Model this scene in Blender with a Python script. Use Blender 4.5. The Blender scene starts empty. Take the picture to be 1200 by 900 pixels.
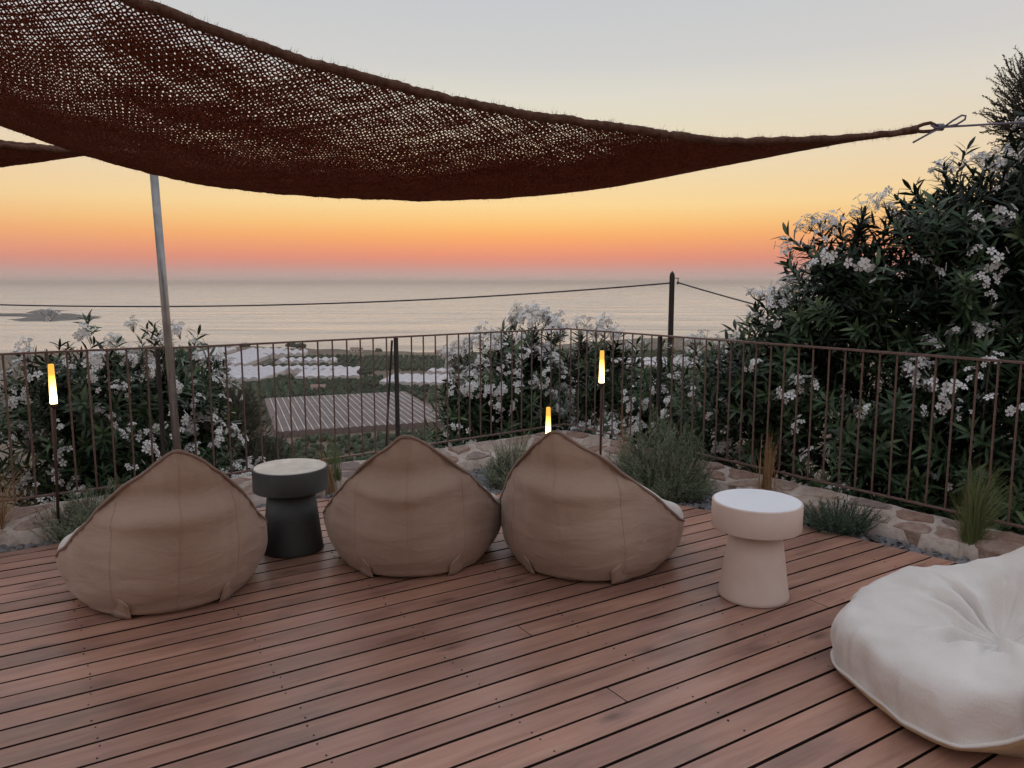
import bpy, math, random
import numpy as np
from mathutils import Vector, Matrix, noise

sc = bpy.context.scene
COL = sc.collection
R_ = math.radians
rng = np.random.default_rng(7)
random.seed(7)

# ------------------------------------------------------------------ camera, sky, sun, exposure
cam_d = bpy.data.cameras.new('camera')
cam = bpy.data.objects.new('camera', cam_d); COL.objects.link(cam)
cam.location = (0, 0, 1.5)
cam.rotation_euler = (R_(90 - 7.587), 0, 0)
cam_d.sensor_width = 36.0
cam_d.lens = 36.0 * 901 / 1200
cam_d.clip_start = 0.05
cam_d.clip_end = 120000
sc.camera = cam

world = bpy.data.worlds.new('World'); sc.world = world
world.use_nodes = True
wn, wl = world.node_tree.nodes, world.node_tree.links
wn.clear()
w_out = wn.new('ShaderNodeOutputWorld')
w_bg = wn.new('ShaderNodeBackground'); w_bg.inputs['Strength'].default_value = 1.0
w_tc = wn.new('ShaderNodeTexCoord')
w_sep = wn.new('ShaderNodeSeparateXYZ')
wl.new(w_tc.outputs['Generated'], w_sep.inputs[0])

def ramp_node(tree, stops, interp='EASE'):
    n = tree.nodes.new('ShaderNodeValToRGB')
    cr = n.color_ramp; cr.interpolation = interp
    while len(cr.elements) < len(stops): cr.elements.new(0.5)
    for e, (p, c) in zip(cr.elements, stops):
        e.position = p; e.color = (c[0], c[1], c[2], 1)
    return n

def s2l(r, g, b):
    f = lambda v: (v / 255 / 12.92) if v / 255 <= 0.04045 else ((v / 255 + 0.055) / 1.055) ** 2.4
    return (f(r), f(g), f(b))

# dusk sky: colour by elevation (z of the view direction), warm on the sunset side, opposite and overhead brightened as fill light
w_map = wn.new('ShaderNodeMapRange')
w_map.inputs['From Min'].default_value = -0.05; w_map.inputs['From Max'].default_value = 0.95
wl.new(w_sep.outputs['Z'], w_map.inputs['Value'])
sun_stops = [(0.0, s2l(172, 158, 152)), (0.05, s2l(179, 163, 156)), (0.06, s2l(187, 158, 152)), (0.070, s2l(206, 147, 136)), (0.079, s2l(222, 143, 122)), (0.088, s2l(234, 151, 116)),
             (0.1065, s2l(247, 172, 108)), (0.123, s2l(250, 195, 122)), (0.146, s2l(250, 215, 152)), (0.19, s2l(239, 217, 178)),
             (0.238, s2l(229, 219, 194)), (0.272, s2l(222, 218, 204)), (0.309, s2l(208, 208, 205)), (0.375, s2l(198, 201, 204)), (0.6, s2l(212, 218, 230)), (1.0, s2l(224, 230, 245))]
opp_stops = [(0.0, s2l(140, 128, 125)), (0.06, s2l(190, 156, 144)), (0.14, s2l(216, 180, 162)), (0.3, s2l(216, 202, 197)),
             (0.6, s2l(214, 218, 230)), (1.0, s2l(224, 230, 245))]
r_sun = ramp_node(world.node_tree, sun_stops, 'LINEAR'); r_opp = ramp_node(world.node_tree, opp_stops, 'LINEAR')
wl.new(w_map.outputs[0], r_sun.inputs[0]); wl.new(w_map.outputs[0], r_opp.inputs[0])
w_az = wn.new('ShaderNodeMapRange')
w_az.inputs['From Min'].default_value = 0.2; w_az.inputs['From Max'].default_value = 1.0
wl.new(w_sep.outputs['Y'], w_az.inputs['Value'])
w_mix = wn.new('ShaderNodeMixRGB')
wl.new(w_az.outputs[0], w_mix.inputs[0]); wl.new(r_opp.outputs[0], w_mix.inputs[1]); wl.new(r_sun.outputs[0], w_mix.inputs[2])
w_sky = wn.new('ShaderNodeTexSky'); w_sky.sky_type = 'NISHITA'; w_sky.sun_disc = False
w_sky.sun_elevation = R_(1.0); w_sky.sun_rotation = R_(0.0)
w_add = wn.new('ShaderNodeMixRGB'); w_add.blend_type = 'ADD'; w_add.inputs[0].default_value = 0.002
wl.new(w_mix.outputs[0], w_add.inputs[1]); wl.new(w_sky.outputs[0], w_add.inputs[2])
wl.new(w_add.outputs[0], w_bg.inputs['Color']); wl.new(w_bg.outputs[0], w_out.inputs['Surface'])

sun_d = bpy.data.lights.new('sun', 'SUN'); sun_d.energy = 0.08; sun_d.angle = R_(60); sun_d.color = (1.0, 0.62, 0.38)
sun = bpy.data.objects.new('sun', sun_d); COL.objects.link(sun)
sun.rotation_euler = (R_(-84), 0, 0)     # light comes from the sunset straight ahead, low over the sea
sun.location = (0, 50, 30)

sc.view_settings.view_transform = 'Standard'
sc.view_settings.look = 'None'
sc.view_settings.exposure = 0.0
sc.view_settings.gamma = 1.0
sc.view_settings.use_curve_mapping = False
sc.render.engine = 'CYCLES'
sc.cycles.use_denoising = True
sc.cycles.use_adaptive_sampling = True
sc.cycles.adaptive_threshold = 0.03
sc.cycles.max_bounces = 4
sc.cycles.diffuse_bounces = 2
sc.cycles.glossy_bounces = 2
sc.cycles.transmission_bounces = 3
sc.cycles.volume_bounces = 0
sc.cycles.caustics_reflective = False
sc.cycles.caustics_refractive = False
sc.cycles.sample_clamp_indirect = 4.0

# ------------------------------------------------------------------ helpers
def tag(o, label=None, cat=None, group=None, kind=None):
    if label: o['label'] = label
    if cat: o['category'] = cat
    if group: o['group'] = group
    if kind: o['kind'] = kind
    return o

def empty(name, loc=(0, 0, 0), rz=0.0):
    o = bpy.data.objects.new(name, None); COL.objects.link(o)
    o.location = loc; o.rotation_euler = (0, 0, rz); o.empty_display_size = 0.1
    return o

def link(name, me, parent=None, loc=(0, 0, 0), rot=(0, 0, 0), scale=(1, 1, 1)):
    o = bpy.data.objects.new(name, me); COL.objects.link(o)
    o.parent = parent; o.location = loc; o.rotation_euler = rot; o.scale = scale
    return o

def mesh_py(name, verts, faces, mat, smooth=False):
    me = bpy.data.meshes.new(name)
    me.from_pydata([tuple(map(float, v)) for v in verts], [], [tuple(map(int, f)) for f in faces])
    if mat: me.materials.append(mat)
    if smooth: me.shade_smooth()
    me.update()
    return me

def mesh_np(name, verts, tris, mat, smooth=False, mats=None, midx=None):
    """fast mesh from numpy arrays; tris (n,k) all the same size"""
    verts = np.asarray(verts, np.float32); tris = np.asarray(tris, np.int32)
    k = tris.shape[1]
    me = bpy.data.meshes.new(name)
    me.vertices.add(len(verts)); me.vertices.foreach_set('co', verts.ravel())
    me.loops.add(tris.size); me.loops.foreach_set('vertex_index', tris.ravel())
    me.polygons.add(len(tris))
    me.polygons.foreach_set('loop_start', np.arange(0, tris.size, k, dtype=np.int32))
    me.polygons.foreach_set('loop_total', np.full(len(tris), k, np.int32))
    for m in (mats or [mat]):
        if m: me.materials.append(m)
    if midx is not None: me.polygons.foreach_set('material_index', np.asarray(midx, np.int32))
    me.update(calc_edges=True); me.validate()
    if smooth: me.shade_smooth()
    return me

class MB:
    def __init__(s): s.v = []; s.f = []
    def add(s, v, f):
        n = len(s.v); s.v += [tuple(q) for q in v]; s.f += [tuple(i + n for i in q) for q in f]
    def box(s, c, d, rz=0.0):
        x, y, z = d[0] / 2, d[1] / 2, d[2] / 2
        co, si = math.cos(rz), math.sin(rz); v = []
        for sx, sy, sz in ((-1,-1,-1),(1,-1,-1),(1,1,-1),(-1,1,-1),(-1,-1,1),(1,-1,1),(1,1,1),(-1,1,1)):
            a, b = sx * x, sy * y
            v.append((c[0] + a * co - b * si, c[1] + a * si + b * co, c[2] + sz * z))
        s.add(v, [(0,3,2,1),(4,5,6,7),(0,1,5,4),(1,2,6,5),(2,3,7,6),(3,0,4,7)])
    def tube(s, pts, rad, n=8, cap=True):
        pts = [Vector(p) for p in pts]
        rs = rad if hasattr(rad, '__len__') else [rad] * len(pts)
        v = []; up = Vector((0, 0, 1)); prev = None
        for i, p in enumerate(pts):
            t = (pts[min(i + 1, len(pts) - 1)] - pts[max(i - 1, 0)]).normalized()
            if prev is None:
                a = up if abs(t.z) < 0.9 else Vector((1, 0, 0))
                x = t.cross(a).normalized()
            else:
                x = (prev - t * prev.dot(t)).normalized()
            prev = x; y = t.cross(x)
            for k in range(n):
                an = 2 * math.pi * k / n
                v.append(p + (x * math.cos(an) + y * math.sin(an)) * rs[i])
        f = []
        for i in range(len(pts) - 1):
            for k in range(n):
                a, b = i * n + k, i * n + (k + 1) % n
                f.append((a, b, b + n, a + n))
        if cap:
            f.append(tuple(range(n - 1, -1, -1))); f.append(tuple(range((len(pts) - 1) * n, len(pts) * n)))
        s.add(v, f)
    def lathe(s, prof, n=48, c=(0, 0, 0)):
        v = []; f = []
        for r, z in prof:
            for k in range(n):
                an = 2 * math.pi * k / n
                v.append((c[0] + r * math.cos(an), c[1] + r * math.sin(an), c[2] + z))
        for i in range(len(prof) - 1):
            for k in range(n):
                a, b = i * n + k, i * n + (k + 1) % n
                f.append((a, b, b + n, a + n))
        f.append(tuple(range(n - 1, -1, -1))); f.append(tuple(range((len(prof) - 1) * n, len(prof) * n)))
        s.add(v, f)
    def mesh(s, name, mat, smooth=False): return mesh_py(name, s.v, s.f, mat, smooth)

def nz(x, y, z=0.0): return noise.noise(Vector((x, y, z)))

# ------------------------------------------------------------------ materials
def mat(name, col, rough=0.6, metal=0.0, spec=0.5):
    m = bpy.data.materials.new(name); m.use_nodes = True
    b = m.node_tree.nodes['Principled BSDF']
    b.inputs['Base Color'].default_value = (*col, 1); b.inputs['Roughness'].default_value = rough
    b.inputs['Metallic'].default_value = metal; b.inputs['Specular IOR Level'].default_value = spec
    return m
def N(m, t): return m.node_tree.nodes.new(t)
def L(m, a, b): m.node_tree.links.new(a, b)
def B(m): return m.node_tree.nodes['Principled BSDF']

def noise_mat(name, stops, scale=8.0, detail=6, rough=0.7, bump=0.0, bscale=40.0, bdist=0.01, metal=0.0, spec=0.4, stretch=(1, 1, 1), coord='Object'):
    """noise-driven colour plus fine relief"""
    m = mat(name, stops[0][1], rough, metal, spec)
    tc = N(m, 'ShaderNodeTexCoord'); mp = N(m, 'ShaderNodeMapping'); mp.inputs['Scale'].default_value = stretch
    L(m, tc.outputs[coord], mp.inputs[0])
    n = N(m, 'ShaderNodeTexNoise'); n.inputs['Scale'].default_value = scale; n.inputs['Detail'].default_value = detail
    n.inputs['Roughness'].default_value = 0.6
    L(m, mp.outputs[0], n.inputs['Vector'])
    r = ramp_node(m.node_tree, stops, 'LINEAR'); L(m, n.outputs['Fac'], r.inputs[0])
    L(m, r.outputs[0], B(m).inputs['Base Color'])
    if bump:
        n2 = N(m, 'ShaderNodeTexNoise'); n2.inputs['Scale'].default_value = bscale; n2.inputs['Detail'].default_value = 5
        L(m, mp.outputs[0], n2.inputs['Vector'])
        bp = N(m, 'ShaderNodeBump'); bp.inputs['Strength'].default_value = bump; bp.inputs['Distance'].default_value = bdist
        L(m, n2.outputs['Fac'], bp.inputs['Height']); L(m, bp.outputs[0], B(m).inputs['Normal'])
    return m

def island_mat(name, cols, rough=0.5, spec=0.4, transl=0.0):
    """colour varies per leaf / chip (random per island)"""
    m = mat(name, cols[0], rough, 0, spec)
    g = N(m, 'ShaderNodeNewGeometry')
    k = len(cols)
    r = ramp_node(m.node_tree, [(i / max(1, k - 1), c) for i, c in enumerate(cols)], 'LINEAR')
    oi = N(m, 'ShaderNodeObjectInfo'); ad = N(m, 'ShaderNodeMath'); ad.operation = 'MULTIPLY_ADD'; ad.inputs[1].default_value = 0.35
    sb = N(m, 'ShaderNodeMath'); sb.operation = 'MULTIPLY'; sb.inputs[1].default_value = 0.65
    L(m, g.outputs['Random Per Island'], sb.inputs[0])
    L(m, oi.outputs['Random'], ad.inputs[0]); L(m, sb.outputs[0], ad.inputs[2])
    L(m, ad.outputs[0], r.inputs[0]); L(m, r.outputs[0], B(m).inputs['Base Color'])
    if transl:
        tr = N(m, 'ShaderNodeBsdfTranslucent'); mx = N(m, 'ShaderNodeMixShader'); mx.inputs[0].default_value = transl
        out = m.node_tree.nodes['Material Output']
        L(m, r.outputs[0], tr.inputs['Color']); L(m, B(m).outputs[0], mx.inputs[1]); L(m, tr.outputs[0], mx.inputs[2])
        L(m, mx.outputs[0], out.inputs['Surface'])
    return m

def wood_mat():
    m = mat('deck_wood', (0.2, 0.1, 0.07), 0.42, 0, 0.5)
    tc = N(m, 'ShaderNodeTexCoord'); oi = N(m, 'ShaderNodeObjectInfo')
    rnd = N(m, 'ShaderNodeMath'); rnd.operation = 'MULTIPLY'; rnd.inputs[1].default_value = 37.0
    L(m, oi.outputs['Random'], rnd.inputs[0])
    off = N(m, 'ShaderNodeCombineXYZ'); L(m, rnd.outputs[0], off.inputs[0]); L(m, rnd.outputs[0], off.inputs[2])
    va = N(m, 'ShaderNodeVectorMath'); va.operation = 'ADD'
    L(m, tc.outputs['Object'], va.inputs[0]); L(m, off.outputs[0], va.inputs[1])
    # broad streaks along the board
    mp = N(m, 'ShaderNodeMapping'); mp.inputs['Scale'].default_value = (1.2, 14, 14); L(m, va.outputs[0], mp.inputs[0])
    n1 = N(m, 'ShaderNodeTexNoise'); n1.inputs['Scale'].default_value = 2.2; n1.inputs['Detail'].default_value = 8; n1.inputs['Roughness'].default_value = 0.62
    n1.inputs['Distortion'].default_value = 0.5
    L(m, mp.outputs[0], n1.inputs['Vector'])
    r1 = ramp_node(m.node_tree, [(0.22, (0.255, 0.124, 0.083)), (0.5, (0.375, 0.198, 0.138)), (0.78, (0.45, 0.262, 0.19))], 'LINEAR')
    L(m, n1.outputs['Fac'], r1.inputs[0])
    # blotchy wear and stains
    n2 = N(m, 'ShaderNodeTexNoise'); n2.inputs['Scale'].default_value = 3.2; n2.inputs['Detail'].default_value = 4
    mp2 = N(m, 'ShaderNodeMapping'); mp2.inputs['Scale'].default_value = (0.7, 1.6, 1); L(m, va.outputs[0], mp2.inputs[0]); L(m, mp2.outputs[0], n2.inputs['Vector'])
    r2 = ramp_node(m.node_tree, [(0.30, (0.62, 0.62, 0.64)), (0.46, (0.96, 0.96, 0.96)), (0.72, (1.18, 1.14, 1.10))], 'LINEAR'); L(m, n2.outputs['Fac'], r2.inputs[0])
    mu = N(m, 'ShaderNodeMixRGB'); mu.blend_type = 'MULTIPLY'; mu.inputs[0].default_value = 0.9
    L(m, r1.outputs[0], mu.inputs[1]); L(m, r2.outputs[0], mu.inputs[2])
    # knots
    mp3 = N(m, 'ShaderNodeMapping'); mp3.inputs['Scale'].default_value = (2.6, 6.5, 1); L(m, va.outputs[0], mp3.inputs[0])
    vo = N(m, 'ShaderNodeTexVoronoi'); vo.inputs['Scale'].default_value = 1.0; L(m, mp3.outputs[0], vo.inputs['Vector'])
    n3 = N(m, 'ShaderNodeTexNoise'); n3.inputs['Scale'].default_value = 30; L(m, tc.outputs['Object'], n3.inputs['Vector'])
    ad = N(m, 'ShaderNodeMath'); ad.operation = 'MULTIPLY_ADD'; ad.inputs[1].default_value = 0.12; L(m, n3.outputs['Fac'], ad.inputs[0]); L(m, vo.outputs['Distance'], ad.inputs[2])
    r3 = ramp_node(m.node_tree, [(0.09, (0.34, 0.33, 0.36)), (0.17, (0.66, 0.64, 0.66)), (0.27, (1, 1, 1))], 'LINEAR'); L(m, ad.outputs[0], r3.inputs[0])
    # only some cells carry a knot
    gt = N(m, 'ShaderNodeMath'); gt.operation = 'GREATER_THAN'; gt.inputs[1].default_value = 0.45
    sx = N(m, 'ShaderNodeSeparateColor'); L(m, vo.outputs['Color'], sx.inputs[0]); L(m, sx.outputs[0], gt.inputs[0])
    gm = N(m, 'ShaderNodeMath'); gm.operation = 'MULTIPLY'; gm.inputs[1].default_value = 0.85; L(m, gt.outputs[0], gm.inputs[0])
    mk = N(m, 'ShaderNodeMixRGB'); mk.blend_type = 'MULTIPLY'; L(m, gm.outputs[0], mk.inputs[0])
    L(m, mu.outputs[0], mk.inputs[1]); L(m, r3.outputs[0], mk.inputs[2])
    # each board its own tone
    hs = N(m, 'ShaderNodeHueSaturation'); vr = N(m, 'ShaderNodeMapRange'); vr.inputs['To Min'].default_value = 0.86; vr.inputs['To Max'].default_value = 1.16
    L(m, oi.outputs['Random'], vr.inputs['Value']); L(m, vr.outputs[0], hs.inputs['Value']); L(m, mk.outputs[0], hs.inputs['Color'])
    L(m, hs.outputs[0], B(m).inputs['Base Color'])
    rr = N(m, 'ShaderNodeMapRange'); rr.inputs['To Min'].default_value = 0.22; rr.inputs['To Max'].default_value = 0.52
    L(m, n2.outputs['Fac'], rr.inputs['Value']); L(m, rr.outputs[0], B(m).inputs['Roughness'])
    bp = N(m, 'ShaderNodeBump'); bp.inputs['Strength'].default_value = 0.25; bp.inputs['Distance'].default_value = 0.004
    L(m, n1.outputs['Fac'], bp.inputs['Height']); L(m, bp.outputs[0], B(m).inputs['Normal'])
    return m

def fabric_mat(name, c1, c2, wr=0.35):
    m = mat(name, c1, 0.85, 0, 0.15)
    tc = N(m, 'ShaderNodeTexCoord')
    n = N(m, 'ShaderNodeTexNoise'); n.inputs['Scale'].default_value = 3.5; n.inputs['Detail'].default_value = 6; L(m, tc.outputs['Object'], n.inputs['Vector'])
    r = ramp_node(m.node_tree, [(0.3, c2), (0.68, c1)], 'LINEAR'); L(m, n.outputs['Fac'], r.inputs[0])
    w = N(m, 'ShaderNodeTexNoise'); w.inputs['Scale'].default_value = 420; w.inputs['Detail'].default_value = 2
    mp = N(m, 'ShaderNodeMapping'); mp.inputs['Scale'].default_value = (1, 1, 0.35); L(m, tc.outputs['Object'], mp.inputs[0]); L(m, mp.outputs[0], w.inputs['Vector'])
    rw = ramp_node(m.node_tree, [(0.35, (0.93, 0.925, 0.92)), (0.65, (1.03, 1.03, 1.03))], 'LINEAR'); L(m, w.outputs['Fac'], rw.inputs[0])
    mu = N(m, 'ShaderNodeMixRGB'); mu.blend_type = 'MULTIPLY'; mu.inputs[0].default_value = 1
    L(m, r.outputs[0], mu.inputs[1]); L(m, rw.outputs[0], mu.inputs[2]); L(m, mu.outputs[0], B(m).inputs['Base Color'])
    f = N(m, 'ShaderNodeTexNoise'); f.inputs['Scale'].default_value = 5.0; f.inputs['Detail'].default_value = 5; f.inputs['Distortion'].default_value = 0.8
    mp2 = N(m, 'ShaderNodeMapping'); mp2.inputs['Scale'].default_value = (0.8, 0.8, 2.6); L(m, tc.outputs['Object'], mp2.inputs[0]); L(m, mp2.outputs[0], f.inputs['Vector'])
    b1 = N(m, 'ShaderNodeBump'); b1.inputs['Strength'].default_value = wr; b1.inputs['Distance'].default_value = 0.03; L(m, f.outputs['Fac'], b1.inputs['Height'])
    b2 = N(m, 'ShaderNodeBump'); b2.inputs['Strength'].default_value = 0.14; b2.inputs['Distance'].default_value = 0.002; L(m, w.outputs['Fac'], b2.inputs['Height'])
    L(m, b1.outputs[0], b2.inputs['Normal']); L(m, b2.outputs[0], B(m).inputs['Normal'])
    B(m).inputs['Sheen Weight'].default_value = 0.15
    return m

M = {}
M['wood'] = wood_mat()
M['board_edge'] = noise_mat('board_edge_shade', [(0.3, (0.022, 0.012, 0.010)), (0.7, (0.05, 0.028, 0.021))], 9, rough=0.9, spec=0.1)  # near-black board sides: shade of the gaps put into the colour
M['screw'] = mat('screw', (0.025, 0.02, 0.018), 0.5, 0.3)
M['soil'] = noise_mat('soil', [(0.3, (0.022, 0.016, 0.013)), (0.7, (0.05, 0.037, 0.028))], 12, rough=0.95)
M['mortar'] = noise_mat('mortar', [(0.25, (0.32, 0.24, 0.19)), (0.5, (0.47, 0.38, 0.32)), (0.75, (0.60, 0.52, 0.45))], 14, rough=0.95, bump=0.6, bscale=45, bdist=0.012)
M['stone'] = []
for i, (a, b_) in enumerate([((0.22, 0.125, 0.09), (0.38, 0.25, 0.19)), ((0.27, 0.175, 0.13), (0.42, 0.31, 0.25)), ((0.32, 0.23, 0.18), (0.48, 0.39, 0.32)), ((0.25, 0.15, 0.115), (0.40, 0.30, 0.24)), ((0.20, 0.15, 0.125), (0.33, 0.25, 0.21))]):
    M['stone'].append(noise_mat('flagstone_%d' % i, [(0.3, a), (0.7, b_)], 16, rough=0.85, bump=0.9, bscale=42, bdist=0.012))
M['chip'] = island_mat('slate_chip', [(0.055, 0.06, 0.07), (0.11, 0.115, 0.13), (0.19, 0.19, 0.20), (0.13, 0.10, 0.085), (0.24, 0.235, 0.23)], 0.7)
M['rail'] = noise_mat('rail_paint', [(0.3, (0.13, 0.078, 0.064)), (0.7, (0.20, 0.128, 0.106))], 30, rough=0.55, metal=0.2, bump=0.15, bscale=120, bdist=0.002)
M['post'] = noise_mat('post_paint', [(0.3, (0.035, 0.03, 0.028)), (0.7, (0.06, 0.05, 0.045))], 30, rough=0.55, metal=0.2)
M['fab_back'] = fabric_mat('bag_canvas_taupe', (0.47, 0.338, 0.255), (0.40, 0.278, 0.208), 0.32)
M['fab_seat'] = fabric_mat('bag_canvas_natural', (0.76, 0.71, 0.655), (0.67, 0.62, 0.565), 0.22)
M['fab_under'] = fabric_mat('bag_canvas_sand', (0.50, 0.36, 0.20), (0.42, 0.29, 0.16), 0.3)
M['pipe_d'] = fabric_mat('bag_piping_taupe', (0.33, 0.24, 0.19), (0.27, 0.19, 0.15), 0.2)
M['pipe_l'] = fabric_mat('bag_piping_white', (0.72, 0.68, 0.62), (0.65, 0.6, 0.54), 0.2)
M['gap'] = mat('flat_black', (0.012, 0.011, 0.011), 0.8)
M['tab_white'] = noise_mat('plaster_warm_lit', [(0.3, (0.64, 0.49, 0.41)), (0.7, (0.72, 0.58, 0.50))], 5, rough=0.6, bump=0.12, bscale=35, bdist=0.004)  # sides of the white plaster, warm light mixed into the base colour
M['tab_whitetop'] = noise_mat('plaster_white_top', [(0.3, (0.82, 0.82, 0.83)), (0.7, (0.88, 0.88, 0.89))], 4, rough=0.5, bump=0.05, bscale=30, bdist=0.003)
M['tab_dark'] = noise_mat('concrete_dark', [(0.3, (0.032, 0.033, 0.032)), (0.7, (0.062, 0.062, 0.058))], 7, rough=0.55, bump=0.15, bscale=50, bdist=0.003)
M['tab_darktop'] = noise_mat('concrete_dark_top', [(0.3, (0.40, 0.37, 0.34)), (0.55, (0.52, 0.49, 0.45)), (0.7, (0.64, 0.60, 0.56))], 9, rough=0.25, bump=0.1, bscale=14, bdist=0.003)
M['steel'] = noise_mat('galvanised_steel', [(0.3, (0.24, 0.225, 0.215)), (0.7, (0.36, 0.345, 0.33))], 14, rough=0.42, metal=0.85)
M['stake'] = mat('stake_rust', (0.07, 0.032, 0.02), 0.6, 0.4)
M['jute'] = noise_mat('coir_net', [(0.3, (0.13, 0.042, 0.025)), (0.7, (0.28, 0.105, 0.062))], 60, rough=0.95, spec=0.1, bump=0.6, bscale=500, bdist=0.003)
M['jute_hem'] = noise_mat('coir_hem', [(0.3, (0.085, 0.042, 0.030)), (0.7, (0.19, 0.105, 0.072))], 45, rough=0.95, spec=0.1, bump=0.9, bscale=260, bdist=0.006)
M['cord'] = noise_mat('grey_cord', [(0.3, (0.12, 0.11, 0.16)), (0.7, (0.24, 0.22, 0.28))], 200, rough=0.8)
M['wire'] = mat('black_wire', (0.03, 0.022, 0.03), 0.6)
M['upole'] = noise_mat('tarred_pole', [(0.3, (0.022, 0.018, 0.017)), (0.7, (0.05, 0.04, 0.036))], 8, rough=0.85, stretch=(1, 1, 0.1))
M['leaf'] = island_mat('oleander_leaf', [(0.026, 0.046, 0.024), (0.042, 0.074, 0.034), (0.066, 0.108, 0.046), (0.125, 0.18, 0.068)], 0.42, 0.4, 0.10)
M['leaf_in'] = island_mat('oleander_leaf_shaded', [(0.012, 0.022, 0.011), (0.022, 0.038, 0.018), (0.036, 0.054, 0.025)], 0.5, 0.3, 0.08)  # darker inner leaves: shade inside the bush painted into the colour
M['petal'] = island_mat('oleander_petal', [(0.78, 0.74, 0.68), (0.85, 0.83, 0.80), (0.90, 0.89, 0.87)], 0.6, 0.2, 0.25)
M['stem'] = noise_mat('shrub_stem', [(0.3, (0.055, 0.045, 0.03)), (0.7, (0.11, 0.09, 0.065))], 20, rough=0.9)
M['lav'] = island_mat('lavender_leaf', [(0.13, 0.16, 0.095), (0.19, 0.22, 0.14), (0.27, 0.30, 0.20)], 0.75, 0.2, 0.1)
M['lav_d'] = island_mat('rosemary_leaf', [(0.04, 0.065, 0.045), (0.065, 0.095, 0.06), (0.09, 0.12, 0.08)], 0.7, 0.2, 0.05)
M['straw'] = island_mat('dry_grass', [(0.30, 0.17, 0.08), (0.42, 0.27, 0.14), (0.34, 0.24, 0.12)], 0.8, 0.2, 0.15)
M['grass'] = island_mat('feather_grass', [(0.10, 0.14, 0.05), (0.16, 0.20, 0.075), (0.26, 0.26, 0.12)], 0.7, 0.2, 0.2)
M['tama'] = island_mat('tamarisk_leaf', [(0.05, 0.055, 0.035), (0.09, 0.085, 0.06), (0.13, 0.09, 0.085)], 0.8, 0.1, 0.1)
M['scrub'] = island_mat('hillside_scrub', [(0.05, 0.085, 0.025), (0.08, 0.13, 0.035), (0.11, 0.16, 0.05)], 0.7, 0.2, 0.1)
M['orch'] = island_mat('orchard_crown', [(0.030, 0.046, 0.030), (0.050, 0.068, 0.040), (0.075, 0.092, 0.055)], 0.9, 0.1)
M['ghw'] = noise_mat('greenhouse_film', [(0.3, (0.40, 0.39, 0.42)), (0.7, (0.54, 0.525, 0.545))], 0.15, rough=0.5)
M['ghside'] = noise_mat('greenhouse_side', [(0.3, (0.50, 0.45, 0.42)), (0.7, (0.62, 0.57, 0.53))], 0.15, rough=0.7)
M['ghnet'] = noise_mat('brown_shade_net', [(0.3, (0.135, 0.10, 0.092)), (0.7, (0.20, 0.155, 0.14))], 0.12, rough=0.9)
M['ghgut'] = noise_mat('net_gutter', [(0.3, (0.36, 0.35, 0.33)), (0.7, (0.62, 0.61, 0.56))], 0.10, rough=0.7)
M['house'] = mat('house_wall', (0.55, 0.48, 0.40), 0.8)
M['roof'] = mat('house_roof', (0.26, 0.17, 0.135), 0.8)

# ------------------------------------------------------------------ setting: sea, hillside and plain
SEA = -80.0
RUNS = [((-4.6, 3.44), (-2.28, 5.0)), ((-2.19, 4.95), (0.5, 7.0)), ((0.5, 7.0), (3.4, 3.10))]
NORM = []
for a, b_ in RUNS:
    d = Vector((b_[0] - a[0], b_[1] - a[1])).normalized(); n = Vector((-d.y, d.x)); NORM.append((n, n.dot(Vector(a))))
def outside(x, y): return max(n.x * x + n.y * y - c for n, c in NORM)
COAST = [(-9000, 500), (-2000, 650), (-570, 850), (-404, 975), (-300, 955), (-228, 928), (-140, 890), (-71, 872), (0, 906), (80, 1010), (172, 1101), (236, 1118), (489, 1101), (2000, 950), (9000, 700)]
CX = [c[0] for c in COAST]; CY = [c[1] for c in COAST]
def terrain(x, y):
    d = outside(x, y)
    if y < -2.5 and math.hypot(x, y) < 400: return -0.35 + min(16.0, 0.36 * (-2.5 - y))      # unseen hill behind the camera, raised to block the low rear sky
    if d <= 0.12: return -0.35
    hill = -0.35 - 0.52 * (d - 0.12) + nz(x * 0.05, y * 0.05) * min(3.0, d * 0.12)
    c = float(np.interp(x, CX, CY)) + 10 * nz(x * 0.01, 3.3) + 4 * nz(x * 0.05, 9.1)
    plain = -78.5 + 0.35 * nz(x * 0.01, y * 0.01, 2.0)
    sh = (y - c) / 14.0
    if sh > 0: plain -= min(1, sh) * 3.2
    k = 6.0
    return max(hill, plain) if abs(hill - plain) > k else (max(hill, plain) + (k - abs(hill - plain)) ** 2 / (4 * k))

angs = []
a = -180.0
while a < 180:
    angs.append(a); a += 0.45 if abs(a) < 58 else 4.0
radii = [0.0, 1.0, 2.0, 3.0, 4.0]
while radii[-1] < 2600: radii.append(radii[-1] * 1.024 + 0.03)
V = [(0, 0, -0.35)]; Fc = []
na = len(angs)
for r in radii[1:]:
    for a in angs:
        x, y = r * math.sin(R_(a)), r * math.cos(R_(a)); V.append((x, y, terrain(x, y)))
for k in range(na): Fc.append((0, 1 + (k + 1) % na, 1 + k))
for i in range(len(radii) - 2):
    for k in range(na):
        p, q = 1 + i * na + k, 1 + i * na + (k + 1) % na
        Fc.append((p, q, q + na, p + na))
m = noise_mat('hillside_ground', [(0.30, (0.055, 0.062, 0.034)), (0.45, (0.10, 0.085, 0.055)), (0.58, (0.17, 0.125, 0.085)), (0.75, (0.21, 0.155, 0.115))], 0.016, detail=9, rough=0.95)
hs_o = link('hillside', mesh_py('hillside', V, Fc, m, True)); tag(hs_o, kind='structure')

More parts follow.
